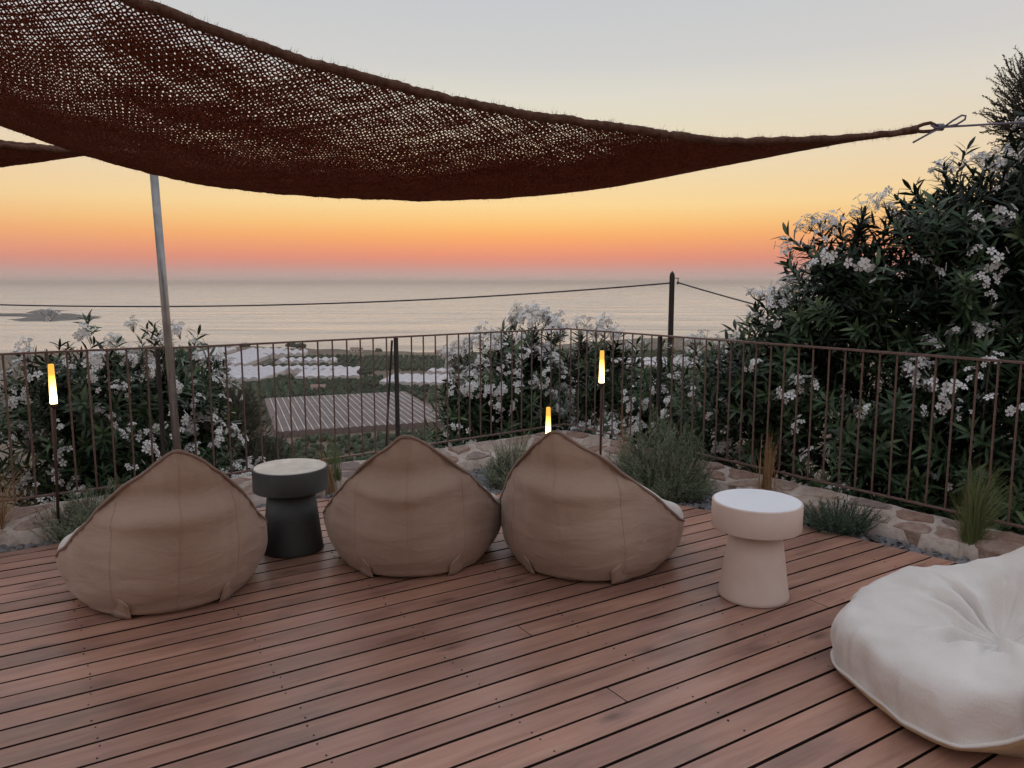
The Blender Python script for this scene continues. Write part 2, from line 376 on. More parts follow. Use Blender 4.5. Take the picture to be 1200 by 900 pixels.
def sea_mat():
    m = mat('sea_water', (0.72, 0.60, 0.46), 0.3, 0, 0.5)  # pale warm base colour stands in for the reflected sky
    B(m).inputs['IOR'].default_value = 1.45
    tc = N(m, 'ShaderNodeTexCoord')
    mp = N(m, 'ShaderNodeMapping'); mp.inputs['Scale'].default_value = (0.012, 0.03, 1); L(m, tc.outputs['Object'], mp.inputs[0])
    n = N(m, 'ShaderNodeTexNoise'); n.inputs['Scale'].default_value = 4.0; n.inputs['Detail'].default_value = 10; n.inputs['Roughness'].default_value = 0.7
    L(m, mp.outputs[0], n.inputs['Vector'])
    mp2 = N(m, 'ShaderNodeMapping'); mp2.inputs['Scale'].default_value = (0.0006, 0.004, 1); L(m, tc.outputs['Object'], mp2.inputs[0])
    n2 = N(m, 'ShaderNodeTexNoise'); n2.inputs['Scale'].default_value = 3.0; n2.inputs['Detail'].default_value = 5; L(m, mp2.outputs[0], n2.inputs['Vector'])
    st = N(m, 'ShaderNodeMapRange'); st.inputs['From Min'].default_value = 0.3; st.inputs['From Max'].default_value = 0.7; st.inputs['To Min'].default_value = 0.08; st.inputs['To Max'].default_value = 1.3
    L(m, n2.outputs['Fac'], st.inputs['Value'])
    bp = N(m, 'ShaderNodeBump'); bp.inputs['Distance'].default_value = 8.0
    rs_ = N(m, 'ShaderNodeMapRange'); rs_.inputs['From Min'].default_value = 0.35; rs_.inputs['From Max'].default_value = 0.65; rs_.inputs['To Min'].default_value = 0.16; rs_.inputs['To Max'].default_value = 0.5
    L(m, n2.outputs['Fac'], rs_.inputs['Value']); L(m, rs_.outputs[0], B(m).inputs['Roughness'])
    L(m, st.outputs[0], bp.inputs['Strength']); L(m, n.outputs['Fac'], bp.inputs['Height']); L(m, bp.outputs[0], B(m).inputs['Normal'])
    return m
V = [(0, 0, SEA)]; Fc = []
rr = [300, 600, 1000, 1800, 3500, 7000, 14000, 28000, 44000]; k_ = 96
for r in rr:
    for k in range(k_): V.append((r * math.cos(2 * math.pi * k / k_), r * math.sin(2 * math.pi * k / k_), SEA))
for k in range(k_): Fc.append((0, 1 + k, 1 + (k + 1) % k_))
for i in range(len(rr) - 1):
    for k in range(k_):
        p, q = 1 + i * k_ + k, 1 + i * k_ + (k + 1) % k_
        Fc.append((p, p + k_, q + k_, q))
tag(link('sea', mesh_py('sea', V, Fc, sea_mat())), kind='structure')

# rocky island off the coast
V = []; Fc = []; nx_, ny_ = 70, 50
for j in range(ny_):
    for i in range(nx_):
        x = -1420 + 560 * i / (nx_ - 1); y = 1560 + 760 * j / (ny_ - 1)
        # spine runs from near (-1000,1600) to far (-1260,2260), with a spit to the left
        t = (y - 1590) / 640.0
        cx = -990 - 300 * t + 45 * math.sin(t * 6)
        w = 40 + 60 * math.exp(-((t - 0.22) / 0.25) ** 2) + 25 * nz(x * 0.01, y * 0.01)
        h = 6.5 * (1 - ((x - cx) / w) ** 2) * max(0, min(1, 6 * (t + 0.03), 5 * (1.0 - t)))
        spit = 7 * (1 - ((y - 1830 - 12 * math.sin(x * 0.03)) / 26) ** 2) * (1 if -1330 < x < -1050 else 0)
        z = max(h, spit, -6) + 2.0 * nz(x * 0.04, y * 0.04)
        V.append((x, y, SEA + z - 1.2))
for j in range(ny_ - 1):
    for i in range(nx_ - 1):
        p = j * nx_ + i; Fc.append((p, p + 1, p + nx_ + 1, p + nx_))
m = noise_mat('island_rock', [(0.3, (0.07, 0.07, 0.07)), (0.7, (0.14, 0.13, 0.12))], 0.03, rough=0.95)
tag(link('island', mesh_py('island', V, Fc, m, True)), kind='structure')

# ------------------------------------------------------------------ terrace: base, deck boards, gravel bed
ter = MB()
poly = [(-4.6, 3.44), (-2.28, 5.0), (-2.19, 4.97), (0.5, 7.02), (3.4, 3.12), (3.8, -1.6), (-4.6, -1.6)]
ter.add([(x, y, -0.06) for x, y in poly] + [(x, y, -0.8) for x, y in poly],
        [tuple(range(len(poly) - 1, -1, -1))] + [(i, (i + 1) % len(poly), (i + 1) % len(poly) + len(poly), i + len(poly)) for i in range(len(poly))])
tag(link('terrace_ground', ter.mesh('terrace_ground', M['soil'])), kind='structure')

BD = R_(32); bu = Vector((math.cos(BD), math.sin(BD))); bn = Vector((-bu.y, bu.x))
DECK = [(-4.3, 3.02), (-2.85, 4.12), (-1.4, 5.2), (-0.1, 5.34), (0.62, 5.33), (1.07, 5.09), (1.87, 4.55), (2.42, 3.95), (3.6, 2.62), (3.6, -1.3), (-4.3, -1.3)]
def clip(polyg, n, c):          # keep n.p <= c
    out = []
    for i in range(len(polyg)):
        a, b_ = polyg[i], polyg[(i + 1) % len(polyg)]
        da, db = n[0] * a[0] + n[1] * a[1] - c, n[0] * b_[0] + n[1] * b_[1] - c
        if da <= 0: out.append(a)
        if (da < 0 < db) or (db < 0 < da):
            t = da / (da - db); out.append((a[0] + (b_[0] - a[0]) * t, a[1] + (b_[1] - a[1]) * t))
    return out
def inset(pg, d):
    n = len(pg); out = []
    for i in range(n):
        p0, p1, p2 = Vector(pg[i - 1]), Vector(pg[i]), Vector(pg[(i + 1) % n])
        e1 = (p1 - p0); e2 = (p2 - p1)
        if e1.length < 1e-6 or e2.length < 1e-6: out.append(tuple(p1)); continue
        e1.normalize(); e2.normalize()
        b_ = Vector((-e1.y - e2.y, e1.x + e2.x))
        if b_.length < 1e-6: b_ = Vector((-e1.y, e1.x))
        b_.normalize(); k = d / max(0.35, b_.dot(Vector((-e1.y, e1.x))))
        out.append((p1.x + b_.x * k, p1.y + b_.y * k))
    return out
def dedupe(pg):
    out = []
    for p in pg:
        if not out or (Vector(p) - Vector(out[-1])).length > 1e-4: out.append(p)
    if len(out) > 1 and (Vector(out[0]) - Vector(out[-1])).length < 1e-4: out.pop()
    return out

deck = empty('deck', (0, 0, 0)); tag(deck, kind='structure')
screws = MB()
PITCH, GAP = 0.123, 0.0155
JOINTS = {}
def row_of(x, y): return math.floor((bn.dot(Vector((x, y))) - 2.714) / PITCH)
for jx, jy in ((0.056, 3.16), (0.405, 2.61), (1.41, 3.50), (-2.75, 2.1), (-3.1, 3.2)):
    JOINTS.setdefault(row_of(jx, jy), []).append(bu.dot(Vector((jx, jy))))
for r in range(-36, 21):
    lo, hi = 2.714 + r * PITCH + GAP / 2, 2.714 + (r + 1) * PITCH - GAP / 2
    js = sorted(JOINTS.get(r, []))
    cuts = [-99] + js + [99]
    for a, b_ in zip(cuts[:-1], cuts[1:]):
        pg = clip(DECK, (bn.x, bn.y), hi); pg = clip(pg, (-bn.x, -bn.y), -lo)
        if len(pg) < 3: continue
        pg = clip(pg, (bu.x, bu.y), b_ - 0.004); 
        if len(pg) < 3: continue
        pg = dedupe(clip(pg, (-bu.x, -bu.y), -a - 0.004))
        if len(pg) < 3: continue
        us = [bu.dot(Vector(p)) for p in pg]
        if max(us) - min(us) < 0.05: continue
        cu, cn = (max(us) + min(us)) / 2, (lo + hi) / 2
        o2 = bu * cu + bn * cn
        loc_pg = [(bu.dot(Vector(p)) - cu, bn.dot(Vector(p)) - cn) for p in pg]
        top = inset(loc_pg, 0.0016); n = len(loc_pg)
        jz = random.uniform(-0.0012, 0.0012)
        v = [(x, y, jz) for x, y in top] + [(x, y, jz - 0.0016) for x, y in loc_pg] + [(x, y, -0.03) for x, y in loc_pg]
        f = [tuple(range(n))] + [(i + n, (i + 1) % n + n, (i + 1) % n, i) for i in range(n)] + [(i + 2 * n, (i + 1) % n + 2 * n, (i + 1) % n + n, i + n) for i in range(n)] + [tuple(range(3 * n - 1, 2 * n - 1, -1))]
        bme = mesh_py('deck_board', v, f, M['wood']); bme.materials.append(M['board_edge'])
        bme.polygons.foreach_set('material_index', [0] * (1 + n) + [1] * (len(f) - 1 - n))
        link('deck_board', bme, deck, (o2.x, o2.y, 0), (0, 0, BD))
        # screws over the joists
        j = math.ceil((min(us) + 0.04) / 0.62) * 0.62 - 0.62 + 0.09
        while j < max(us) - 0.03:
            if j > min(us) + 0.03:
                for e in (-0.036, 0.036):
                    if random.random() < 0.75:
                        p = bu * (j + random.uniform(-0.012, 0.012)) + bn * (cn + e + random.uniform(-0.004, 0.004))
                        k = 6; rad = random.uniform(0.0028, 0.0042)
                        if abs(p.x) < 3.2 and p.y > 1.4:
                            screws.add([(p.x + rad * math.cos(t * math.pi / 3), p.y + rad * math.sin(t * math.pi / 3), 0.0022) for t in range(k)] + [(p.x + rad * math.cos(t * math.pi / 3), p.y + rad * math.sin(t * math.pi / 3), -0.004) for t in range(k)],
                                       [tuple(range(k))] + [(t + k, (t + 1) % k + k, (t + 1) % k, t) for t in range(k)])
            j += 0.62
tag(link('screw_heads', screws.mesh('screw_heads', M['screw']), deck), kind='stuff')

# low stone border in mortar under the railing
PL = [(-4.6, 3.44), (-2.28, 5.0), (-0.845, 5.975), (0.35, 6.9), (0.5, 6.98), (0.63, 6.86), (1.95, 5.05), (3.4, 3.10)]
pl = [Vector(p) for p in PL]
cum = [0.0]
for a, b_ in zip(pl[:-1], pl[1:]): cum.append(cum[-1] + (b_ - a).length)
TOT = cum[-1]
segn = [Vector((-(b_ - a).normalized().y, (b_ - a).normalized().x)) for a, b_ in zip(pl[:-1], pl[1:])]
def wfac(s): return 0.90 if s < cum[1] - 0.3 else (0.80 if s < cum[3] else (0.80 - 0.26 * min(1, (s - cum[3]) / 0.9)))
def strip(s, w, raw=False):                 # s along the border, w inward from its outer edge -> plan point
    s = min(max(s, 0), TOT)
    i = max(k for k in range(len(pl) - 1) if cum[k] <= s + 1e-9)
    t = (s - cum[i]) / (cum[i + 1] - cum[i])
    p = pl[i].lerp(pl[i + 1], t)
    nn = Vector((0, 0))
    for k in range(len(segn)):   # smooth the normal over the corners
        mid = max(cum[k] - s, s - cum[k + 1], 0.0)
        nn += segn[k] * math.exp(-(mid / 0.18) ** 2)
    nn.normalize()
    return p + nn * (0.08 - (w if raw else w * wfac(s)))
WID = 0.37
def ztop(w): return 0.128 - 0.075 * (w / WID)
border = empty('stone_border', (0.5, 6.9, 0))
tag(border, 'low border of flat reddish stones set in pale mortar under the railing', 'stone border')
V = []; Fc = []; ns = int(TOT / 0.035)
prof = [(0.0, None), (0.0, 0), (0.07, 0), (0.14, 0), (0.21, 0), (0.26, 0), (0.31, 0), (0.355, 0), (0.365, None)]
for i in range(ns + 1):
    s = TOT * i / ns
    for w, kz in prof:
        q = strip(s, w + (0.012 * nz(s * 6, w * 8, 5) if w > 0.1 else 0))
        z = -0.5 if (kz is None and w < 0.1) else (-0.07 if kz is None else ztop(w) - 0.004 + 0.009 * nz(s * 9, w * 9, 1.7))
        V.append((q.x - 0.5, q.y - 6.9, z))
k = len(prof)
for i in range(ns):
    for j in range(k - 1):
        p = i * k + j; Fc.append((p, p + 1, p + k + 1, p + k))
link('mortar_bed', mesh_py('mortar_bed', V, Fc, M['mortar'], True), border)
# flagstones: clipped Voronoi cells in strip space
pts = []
s = 0.05
while s < TOT - 0.05:
    if random.random() < 0.5: pts += [(s + random.uniform(-.03, .03), random.uniform(0.04, 0.12)), (s + random.uniform(-.09, .11), random.uniform(0.23, 0.34))]
    else: pts += [(s + random.uniform(-.03, .03), random.uniform(0.03, 0.20)), (s + random.uniform(.02, .14), random.uniform(0.20, 0.36))]
    s += random.uniform(0.16, 0.40)
def stone_cell(p, idx):
    pg = [(p[0] - 0.4, 0.0), (p[0] + 0.4, 0.0), (p[0] + 0.4, WID), (p[0] - 0.4, WID)]
    for q in pts:
        if q is p or abs(q[0] - p[0]) > 0.8: continue
        n = Vector((q[0] - p[0], q[1] - p[1])); mid = Vector(((q[0] + p[0]) / 2, (q[1] + p[1]) / 2))
        pg = clip(pg, (n.x, n.y), n.dot(mid))
        if len(pg) < 3: return None
    pg = dedupe(pg)
    if len(pg) < 3: return None
    pg = inset(pg, random.uniform(0.006, 0.034))
    # area / orientation check
    ar = sum(a[0] * b_[1] - b_[0] * a[1] for a, b_ in zip(pg, pg[1:] + pg[:1])) / 2
    if ar < 0.004: return None
    # cut the corners twice and roughen the outline
    for it in range(2):
        new = []
        for a, b_ in zip(pg, pg[1:] + pg[:1]):
            new += [(a[0] * .78 + b_[0] * .22, a[1] * .78 + b_[1] * .22), (a[0] * .22 + b_[0] * .78, a[1] * .22 + b_[1] * .78)]
        pg = new
    out = []
    for (x, y) in pg:
        k = 0.024
        out.append((x + k * nz(x * 22, y * 22, idx), min(y + k * nz(x * 22, y * 22, idx + 7.7), WID + 0.006)))
    return out
si = 0
for idx, p in enumerate(pts):
    pg = stone_cell(p, idx * 1.37)
    if not pg: continue
    cs = sum(q[0] for q in pg) / len(pg); cw = sum(q[1] for q in pg) / len(pg)
    o2 = strip(cs, cw); h = random.uniform(0.000, 0.016); tx, ty = random.uniform(-.05, .05), random.uniform(-.05, .05)
    n = len(pg); top = []; mid = []; bot = []
    for (x, y) in pg:
        q = strip(x, y); tl = tx * (x - cs) + ty * (y - cw)
        q2 = strip(cs + (x - cs) * 0.9, cw + (y - cw) * 0.9)
        top.append((q2.x - o2.x, q2.y - o2.y, ztop(y) + h + tl + 0.004 * nz(x * 30, y * 30, 3)))
        mid.append((q.x - o2.x, q.y - o2.y, ztop(y) + h * 0.35 + tl - 0.004))
        edge = y > WID - 0.045
        bot.append((q.x - o2.x, q.y - o2.y, -0.05 if edge else ztop(y) - 0.03))
    v = [(0, 0, ztop(cw) + h + 0.003)] + top + mid + bot
    f = [(0, 1 + (i + 1) % n, 1 + i) for i in range(n)] + [(1 + i, 1 + (i + 1) % n, 1 + n + (i + 1) % n, 1 + n + i) for i in range(n)] + [(1 + n + i, 1 + n + (i + 1) % n, 1 + 2 * n + (i + 1) % n, 1 + 2 * n + i) for i in range(n)]
    link('stone', mesh_py('stone', v, f, random.choice(M['stone'])), border, (o2.x - 0.5, o2.y - 6.9, 0))

# slate chippings between deck and border
def in_poly(pg, x, y):
    for a, b_ in zip(pg, pg[1:] + pg[:1]):
        if (b_[0] - a[0]) * (y - a[1]) - (b_[1] - a[1]) * (x - a[0]) > 0: return False
    return True
tpl_v = np.array([(-1, -.6, 0), (.2, -1, .1), (1, -.3, 0), (.7, .8, .05), (-.5, .9, 0), (-.6, -.3, .45), (.3, -.45, .55), (.45, .3, .45), (-.3, .45, .5)], np.float32)
tpl_f = np.array([(0, 1, 6), (0, 6, 5), (1, 2, 6), (2, 7, 6), (2, 3, 7), (3, 4, 8), (3, 8, 7), (4, 0, 5), (4, 5, 8), (5, 6, 7), (5, 7, 8)], np.int32)
av, af = [], []; cnt = 0
deck_cw = DECK
for it in range(60000):
    s = rng.uniform(0.6, TOT - 0.3); w = rng.uniform(0.20, 1.9)
    if w < 0.365 * wfac(s) + 0.0: continue
    q = strip(s, w, True)
    if in_poly(DECK, q.x, q.y) or q.y < 2.9: continue
    if q.x < -3.6 or q.x > 3.3: continue
    if rng.random() > 0.62: continue
    r = rng.uniform(0.008, 0.026); th = rng.uniform(0, 6.28); tl = rng.normal(0, .3, 2)
    v = tpl_v * np.array([r, r * rng.uniform(.5, .9), r * rng.uniform(.7, 1.3)])
    c_, s_ = math.cos(th), math.sin(th)
    x = v[:, 0] * c_ - v[:, 1] * s_; y = v[:, 0] * s_ + v[:, 1] * c_
    z = v[:, 2] + x * tl[0] + y * tl[1] - 0.038 + rng.uniform(0, 0.022)
    av.append(np.stack([x + q.x, y + q.y, z], 1)); af.append(tpl_f + cnt); cnt += 9
    if len(av) > 16000: break
gv = link('gravel_bed', mesh_np('gravel_bed', np.concatenate(av), np.concatenate(af), M['chip']))
tag(gv, 'grey slate chippings filling the bed between deck and stone border', 'gravel', kind='stuff')

# ------------------------------------------------------------------ railing: three straight runs
def railing(a, b_, label, posts, start=0.055, n_skip=()):
    a, b_ = Vector(a), Vector(b_); d = (b_ - a).normalized(); Ln = (b_ - a).length; rz = math.atan2(d.y, d.x)
    root = empty('railing', (a.x, a.y, 0), rz); tag(root, label, 'railing', 'brown metal railing runs round the terrace')
    m = MB(); m.box((Ln / 2, 0, 1.076), (Ln + 0.012, 0.034, 0.012)); link('top_rail', m.mesh('top_rail', M['rail']), root)
    m = MB(); m.box((Ln / 2, 0, 0.195), (Ln + 0.004, 0.026, 0.010)); link('bottom_rail', m.mesh('bottom_rail', M['rail']), root)
    m = MB(); m.tube([(0, 0, 0.2002), (0, 0, 1.0698)], 0.0062, 8); bal = m.mesh('baluster', M['rail'])
    x = start
    while x < Ln - 0.03:
        if all(abs(x - q) > 0.03 for q in posts): link('baluster', bal, root, (x + random.uniform(-.002, .002), random.uniform(-.001, .001), 0), (random.uniform(-.004, .004), random.uniform(-.004, .004), 0))
        x += 0.11
    for q in posts:
        m = MB(); m.box((0, 0, 0.585), (0.026, 0.026, 0.966)); m.box((0, 0, 0.106), (0.06, 0.06, 0.012))
        link('post', m.mesh('post', M['post']), root, (q, 0.0, 0))
    return root
railing((-4.6, 3.44), (-2.28, 5.0), 'brown metal railing run at far left behind the leftmost floor lamp', (2.765,))
rr_ = railing((-2.19, 4.95), (0.5, 7.0), 'brown metal railing run in the middle overlooking the greenhouses', (1.625,), 0.0)
m = MB(); m.tube([(1.60, 0.016, 1.05), (1.575, 0.06, 0.5), (1.56, 0.09, 0.05)], 0.009, 8); link('brace', m.mesh('brace', M['post']), rr_)
railing((0.5, 7.0), (3.4, 3.10), 'brown metal railing run at right in front of the large oleander', (1.13,), 0.055)

# ------------------------------------------------------------------ floor bean bags
def cr_loop(pts, n):             # periodic Catmull-Rom through (theta, xyz)
    th = np.array([p[0] for p in pts]); P = np.array([p[1] for p in pts], float)
    k = len(pts); out = []
    for t in np.linspace(0, 360, n, endpoint=False):
        i = int(np.searchsorted(th, t, 'right') - 1); j = (i + 1) % k
        t1 = th[j] if j else 360.0
        u = (t - th[i]) / (t1 - th[i])
        p0, p1, p2, p3 = P[i - 1], P[i], P[j], P[(j + 1) % k]
        d1, d2 = (p2 - p0) * .5, (p3 - p1) * .5
        out.append(p1 * (2*u**3 - 3*u**2 + 1) + d1 * (u**3 - 2*u**2 + u) + p2 * (-2*u**3 + 3*u**2) + d2 * (u**3 - u**2))
    return np.array(out)

def bean_bag(label, loc, rz, sc_=1.0, seat=False, seed=0, apex=(0, -0.13, 0.755), squash=1.0, ax=0.0):
    root = empty('bean_bag', loc, rz); root.scale = (sc_, sc_, sc_ * squash)
    tag(root, label, 'bean bag', 'canvas bean bags on the deck')
    if seat:
        half = [(0, (0, 0.03, 0.66)), (14, (0.10, 0.05, 0.60)), (42, (0.29, 0.16, 0.44)), (72, (0.47, 0.29, 0.30)), (90, (0.535, 0.37, 0.235)), (103, (0.51, 0.49, 0.19)), (130, (0.41, 0.68, 0.095)), (148, (0.315, 0.81, 0.050)), (162, (0.16, 0.85, 0.052))]
    else:
        hz_ = apex[2] - 0.755
        half = [(0, apex), (14, (0.10, -0.075, 0.69 + hz_ * 0.95)), (42, (0.28, 0.07, 0.525 + hz_ * 0.6)), (72, (0.42, 0.24, 0.34)), (90, (0.475, 0.35, 0.25)), (103, (0.46, 0.47, 0.20)), (130, (0.41, 0.66, 0.15)), (148, (0.33, 0.82, 0.12)), (162, (0.17, 0.875, 0.12))]
    full = half + [(180, (0, 0.86 if seat else 0.90, 0.055 if seat else 0.12))] + [(360 - t, (-p[0] if t else p[0], p[1], p[2])) for t, p in half[:0:-1]]
    n = 160; S = cr_loop(full, n); S[:, 2] -= (0.16 * S[:, 0] * np.clip(0.9 - S[:, 1], 0, 1) * 1.9 if seat else 0); S[:, 0] += ax * np.clip((S[:, 2] - 0.25) / 0.5, 0, 1)
    th = np.linspace(0, 2 * np.pi, n, endpoint=False)
    # slack wobble of the seam
    for i in range(n):
        S[i] += 0.011 * np.array([nz(math.cos(th[i]) * 5, math.sin(th[i]) * 5, seed + k) for k in (0.3, 4.1, 8.9)])
    S[0] = S[0] * 0.6 + (S[1] + S[-1]) * 0.2
    out = np.stack([np.sin(th), -np.cos(th), 0 * th], 1)
    cb = np.maximum(0, np.cos(th))
    Bs = np.stack([0.345 * np.sin(th), 0.40 - 0.385 * np.cos(th), 0 * th], 1)
    m_ = 34; rows = []
    P1 = S + out * (0.025 + 0.03 * cb)[:, None]; P1[:, 2] = S[:, 2] * (0.62 - 0.02 * cb)
    P2 = Bs + out * ((0.04 if seat else 0.085) + 0.12 * cb)[:, None]; P2[:, 2] = S[:, 2] * (0.05 + 0.14 * cb)
    for j in range(m_ + 1):
        u = j / m_
        q = S * (1-u)**3 + P1 * 3*u*(1-u)**2 + P2 * 3*u*u*(1-u) + Bs * u**3
        z = q[:, 2]; x = q[:, 0]
        g = np.exp(-(x / 0.26) ** 4) * (np.cos(th) > 0)
        cz = 0.52 + 0.015 * np.sin(x * 9 + seed)
        off = (0.030 * np.exp(-((z - cz + 0.045) / 0.045) ** 2) - 0.034 * np.exp(-((z - cz - 0.045) / 0.055) ** 2)) * g
        # panel edges pull in a little
        off -= 0.006 * np.exp(-((np.abs(x) - 0.235) / 0.018) ** 2) * (np.cos(th) > 0.2) * math.sin(math.pi * u)
        off -= 0.004 * np.exp(-(x / 0.007) ** 2) * (np.cos(th) > 0.2) * math.sin(math.pi * u)
        wv = np.array([nz(q[i, 0] * 3.5 + seed, q[i, 1] * 4, q[i, 2] * 9) * 0.008 + nz(q[i, 0] * 8 + seed, q[i, 1] * 9, q[i, 2] * 22) * 0.004 for i in range(n)]) * math.sin(math.pi * min(1, u * 1.02)) ** .7
        # puckers where the cloth is gathered along the seam
        pk = 0.006 * np.sin(th * 46 + 3 * np.sin(th * 7 + seed)) * math.exp(-(u / 0.10) ** 2) * (1 - np.exp(-(u / 0.02) ** 2))
        # a roll of slack cloth just above the floor
        rl = 0.014 * math.exp(-((u - 0.93) / 0.035) ** 2)
        q = q + out * (off + wv + pk + rl)[:, None]
        q[:, 2] = np.maximum(q[:, 2], 0.0015)
        rows.append(q)
    V = np.concatenate(rows + [np.array([[0, 0.40, 0.001]])])
    F_ = []
    for j in range(m_):
        for i in range(n):
            a, b_ = j * n + i, j * n + (i + 1) % n
            F_.append((a, a + n, b_ + n, b_))
    c = len(V) - 1
    for i in range(n): F_.append((m_ * n + i, c, m_ * n + (i + 1) % n))
    link('back_panel', mesh_py('back_panel', V, F_, M['fab_under'] if seat else M['fab_back'], True), root)
    for ii, rr3 in ((0, 0.0020), (int(n * .102), 0.0016), (n - int(n * .102), 0.0016)):
        m = MB(); m.tube([Vector(rows[j][ii]) + Vector(out[ii]) * 0.0006 for j in range(2, m_ - 1)], rr3, 6); link('panel_seam', m.mesh('panel_seam', M['fab_under'] if seat else M['fab_back'], True), root)
    # seat panel: puffed ring round a hollow
    Q = np.array([0.0, 0.36, 0.20]) if seat else np.array([0.0, 0.42, 0.27])
    rows = []; mr = 40
    for j in range(mr):
        u = j / mr
        q = S * (1 - u) + Q * u
        puff = 0.175 * math.sin(math.pi * u ** 0.72) * (1 - 0.3 * u) if seat else 0.11 * math.sin(math.pi * u) ** 0.75 * (1 - 0.55 * u)
        ov = (0.095 if seat else 0.055) * math.sin(math.pi * min(1, u * 2.2)) if u < 0.4545 else 0
        ap = 0.45 + 0.55 * (1 - np.maximum(0, np.cos(th))) if seat else 0.55 + 0.45 * (1 - cb)
        q = q + out * (ov * ap)[:, None]
        q[:, 2] += puff * ap
        if seat:
            amp = np.array([0.35 + 0.9 * max(0, 0.5 + nz(math.cos(a_) * 2.3, math.sin(a_) * 2.3, 4.4)) for a_ in th])
            warp = np.array([nz(math.cos(a_) * 1.6, math.sin(a_) * 1.6, 8.0) for a_ in th]) * 4 + 2.2 * u
            fold = (np.sin(th * 11 + warp) * 0.020 - (1 - np.abs(np.sin(th * 6 + 1.7 * warp))) ** 2 * 0.045) * amp * math.exp(-((u - 0.66) / 0.20) ** 2)
            pk = 0.013 * np.sin(th * 34 + 3 * np.sin(th * 9)) * amp * math.exp(-(u / 0.14) ** 2) * (1 - math.exp(-(u / 0.02) ** 2))
        else:
            fold = np.sin(th * 11 + seed) * 0.012 * math.exp(-((u - 0.7) / 0.25) ** 2)
            pk = 0.007 * np.sin(th * 42 + seed) * math.exp(-(u / 0.12) ** 2) * (1 - math.exp(-(u / 0.02) ** 2))
        q[:, 2] += fold; q = q + out * (pk if hasattr(pk, '__len__') else pk)[:, None]
        wv = np.array([nz(q[i, 0] * 5 + seed, q[i, 1] * 5, q[i, 2] * 5 + 3) * 0.016 + (abs(nz(q[i, 0] * 7 + seed, q[i, 1] * 9, 5)) * -0.028 + .006 if seat else nz(q[i, 0] * 14 + seed, q[i, 1] * 14, 5) * 0.006) for i in range(n)]) * min(1, u * 6)
        q[:, 2] += wv
        rows.append(q)
    V = np.concatenate(rows + [Q[None, :]]); F_ = []
    for j in range(mr - 1):
        for i in range(n):
            a, b_ = j * n + i, j * n + (i + 1) % n
            F_.append((a, b_, b_ + n, a + n))
    c = len(V) - 1
    for i in range(n): F_.append(((mr - 1) * n + i, (mr - 1) * n + (i + 1) % n, c))
    link('seat_panel', mesh_py('seat_panel', V, F_, M['fab_seat'], True), root)
    # raised seam running round the edge
    m = MB(); lst = [S[i] + out[i] * 0.004 for i in range(n)] + [S[0] + out[0] * 0.004]
    m.tube(lst, [0.0075 + 0.0025 * nz(i * 0.4, seed) for i in range(n + 1)], 6, False)
    link('seam_piping', m.mesh('seam_piping', M['pipe_l'] if seat else M['pipe_d'], True), root)
    # folded corners low on the back, with a small black block set underneath
    for s in (-1, 1):
        # find the lower flank of the bag where the spare cloth is tucked
        iF = int(round(n * (0.135 if s > 0 else 0.865))) % n; iB = int(round(n * (0.075 if s > 0 else 0.925))) % n
        flank = lambda ii, u: Vector(S[ii] * (1-u)**3 + P1[ii] * 3*u*(1-u)**2 + P2[ii] * 3*u*u*(1-u) + Bs[ii] * u**3)
        A = flank(iF, 0.45); Dp = flank(iF, 0.97); Bp = flank(iB, 0.80); Cp = flank(iB, 0.985)
        for w_ in (Dp, Cp): w_.z = max(w_.z, 0.004)
        o_ = Vector((s * 0.030, -0.034, 0))
        g = []
        for iu in range(7):
            for iv in range(7):
                u, v = iu / 6, iv / 6
                p = (A * (1 - u) + Bp * u) * (1 - v) + (Dp * (1 - u) + Cp * u) * v
                p = p + o_ * (max(0, math.sin(math.pi * (u * 0.62))) ** 0.8 * (0.25 + 0.75 * v)) + Vector((0, 0, 0.006 * nz(u * 4, v * 4, seed + s)))
                g.append(p)
        f = [(i * 7 + j, i * 7 + j + 1, (i + 1) * 7 + j + 1, (i + 1) * 7 + j) if s > 0 else (i * 7 + j, (i + 1) * 7 + j, (i + 1) * 7 + j + 1, i * 7 + j + 1) for i in range(6) for j in range(6)]
        o = link('corner_fold', mesh_py('corner_fold', g, f, M['fab_under'] if seat else M['fab_back'], True), root)
        sm = o.modifiers.new('thick', 'SOLIDIFY'); sm.thickness = 0.006; sm.offset = 0
        m = MB(); m.box(tuple(Cp + Vector((-s * 0.004, 0.012, 0.014))), (0.03, 0.034, 0.026), s * 0.6); link('fold_block', m.mesh('fold_block', M['gap']), root)
    return root

bean_bag('large taupe bean bag seen from behind, leftmost, in front of the steel pole', (-1.53, 3.34, 0), 0.488, 0.985, seed=1.3, ax=0.04, apex=(0, -0.12, 0.79))
bean_bag('taupe bean bag seen from behind in the middle, between dark side table and its neighbour', (-0.515, 3.75, 0), 0.072, 1.014, seed=5.7)
bean_bag('taupe bean bag seen from behind with a glowing lamp just over its peak', (0.302, 3.71, 0), -0.31, 1.046, seed=9.2, ax=-0.06)
bean_bag('cream bean bag with a hollow seat and white piping in the right foreground', (2.115, 2.69, 0), R_(100), 1.0, seat=True, seed=14.0)

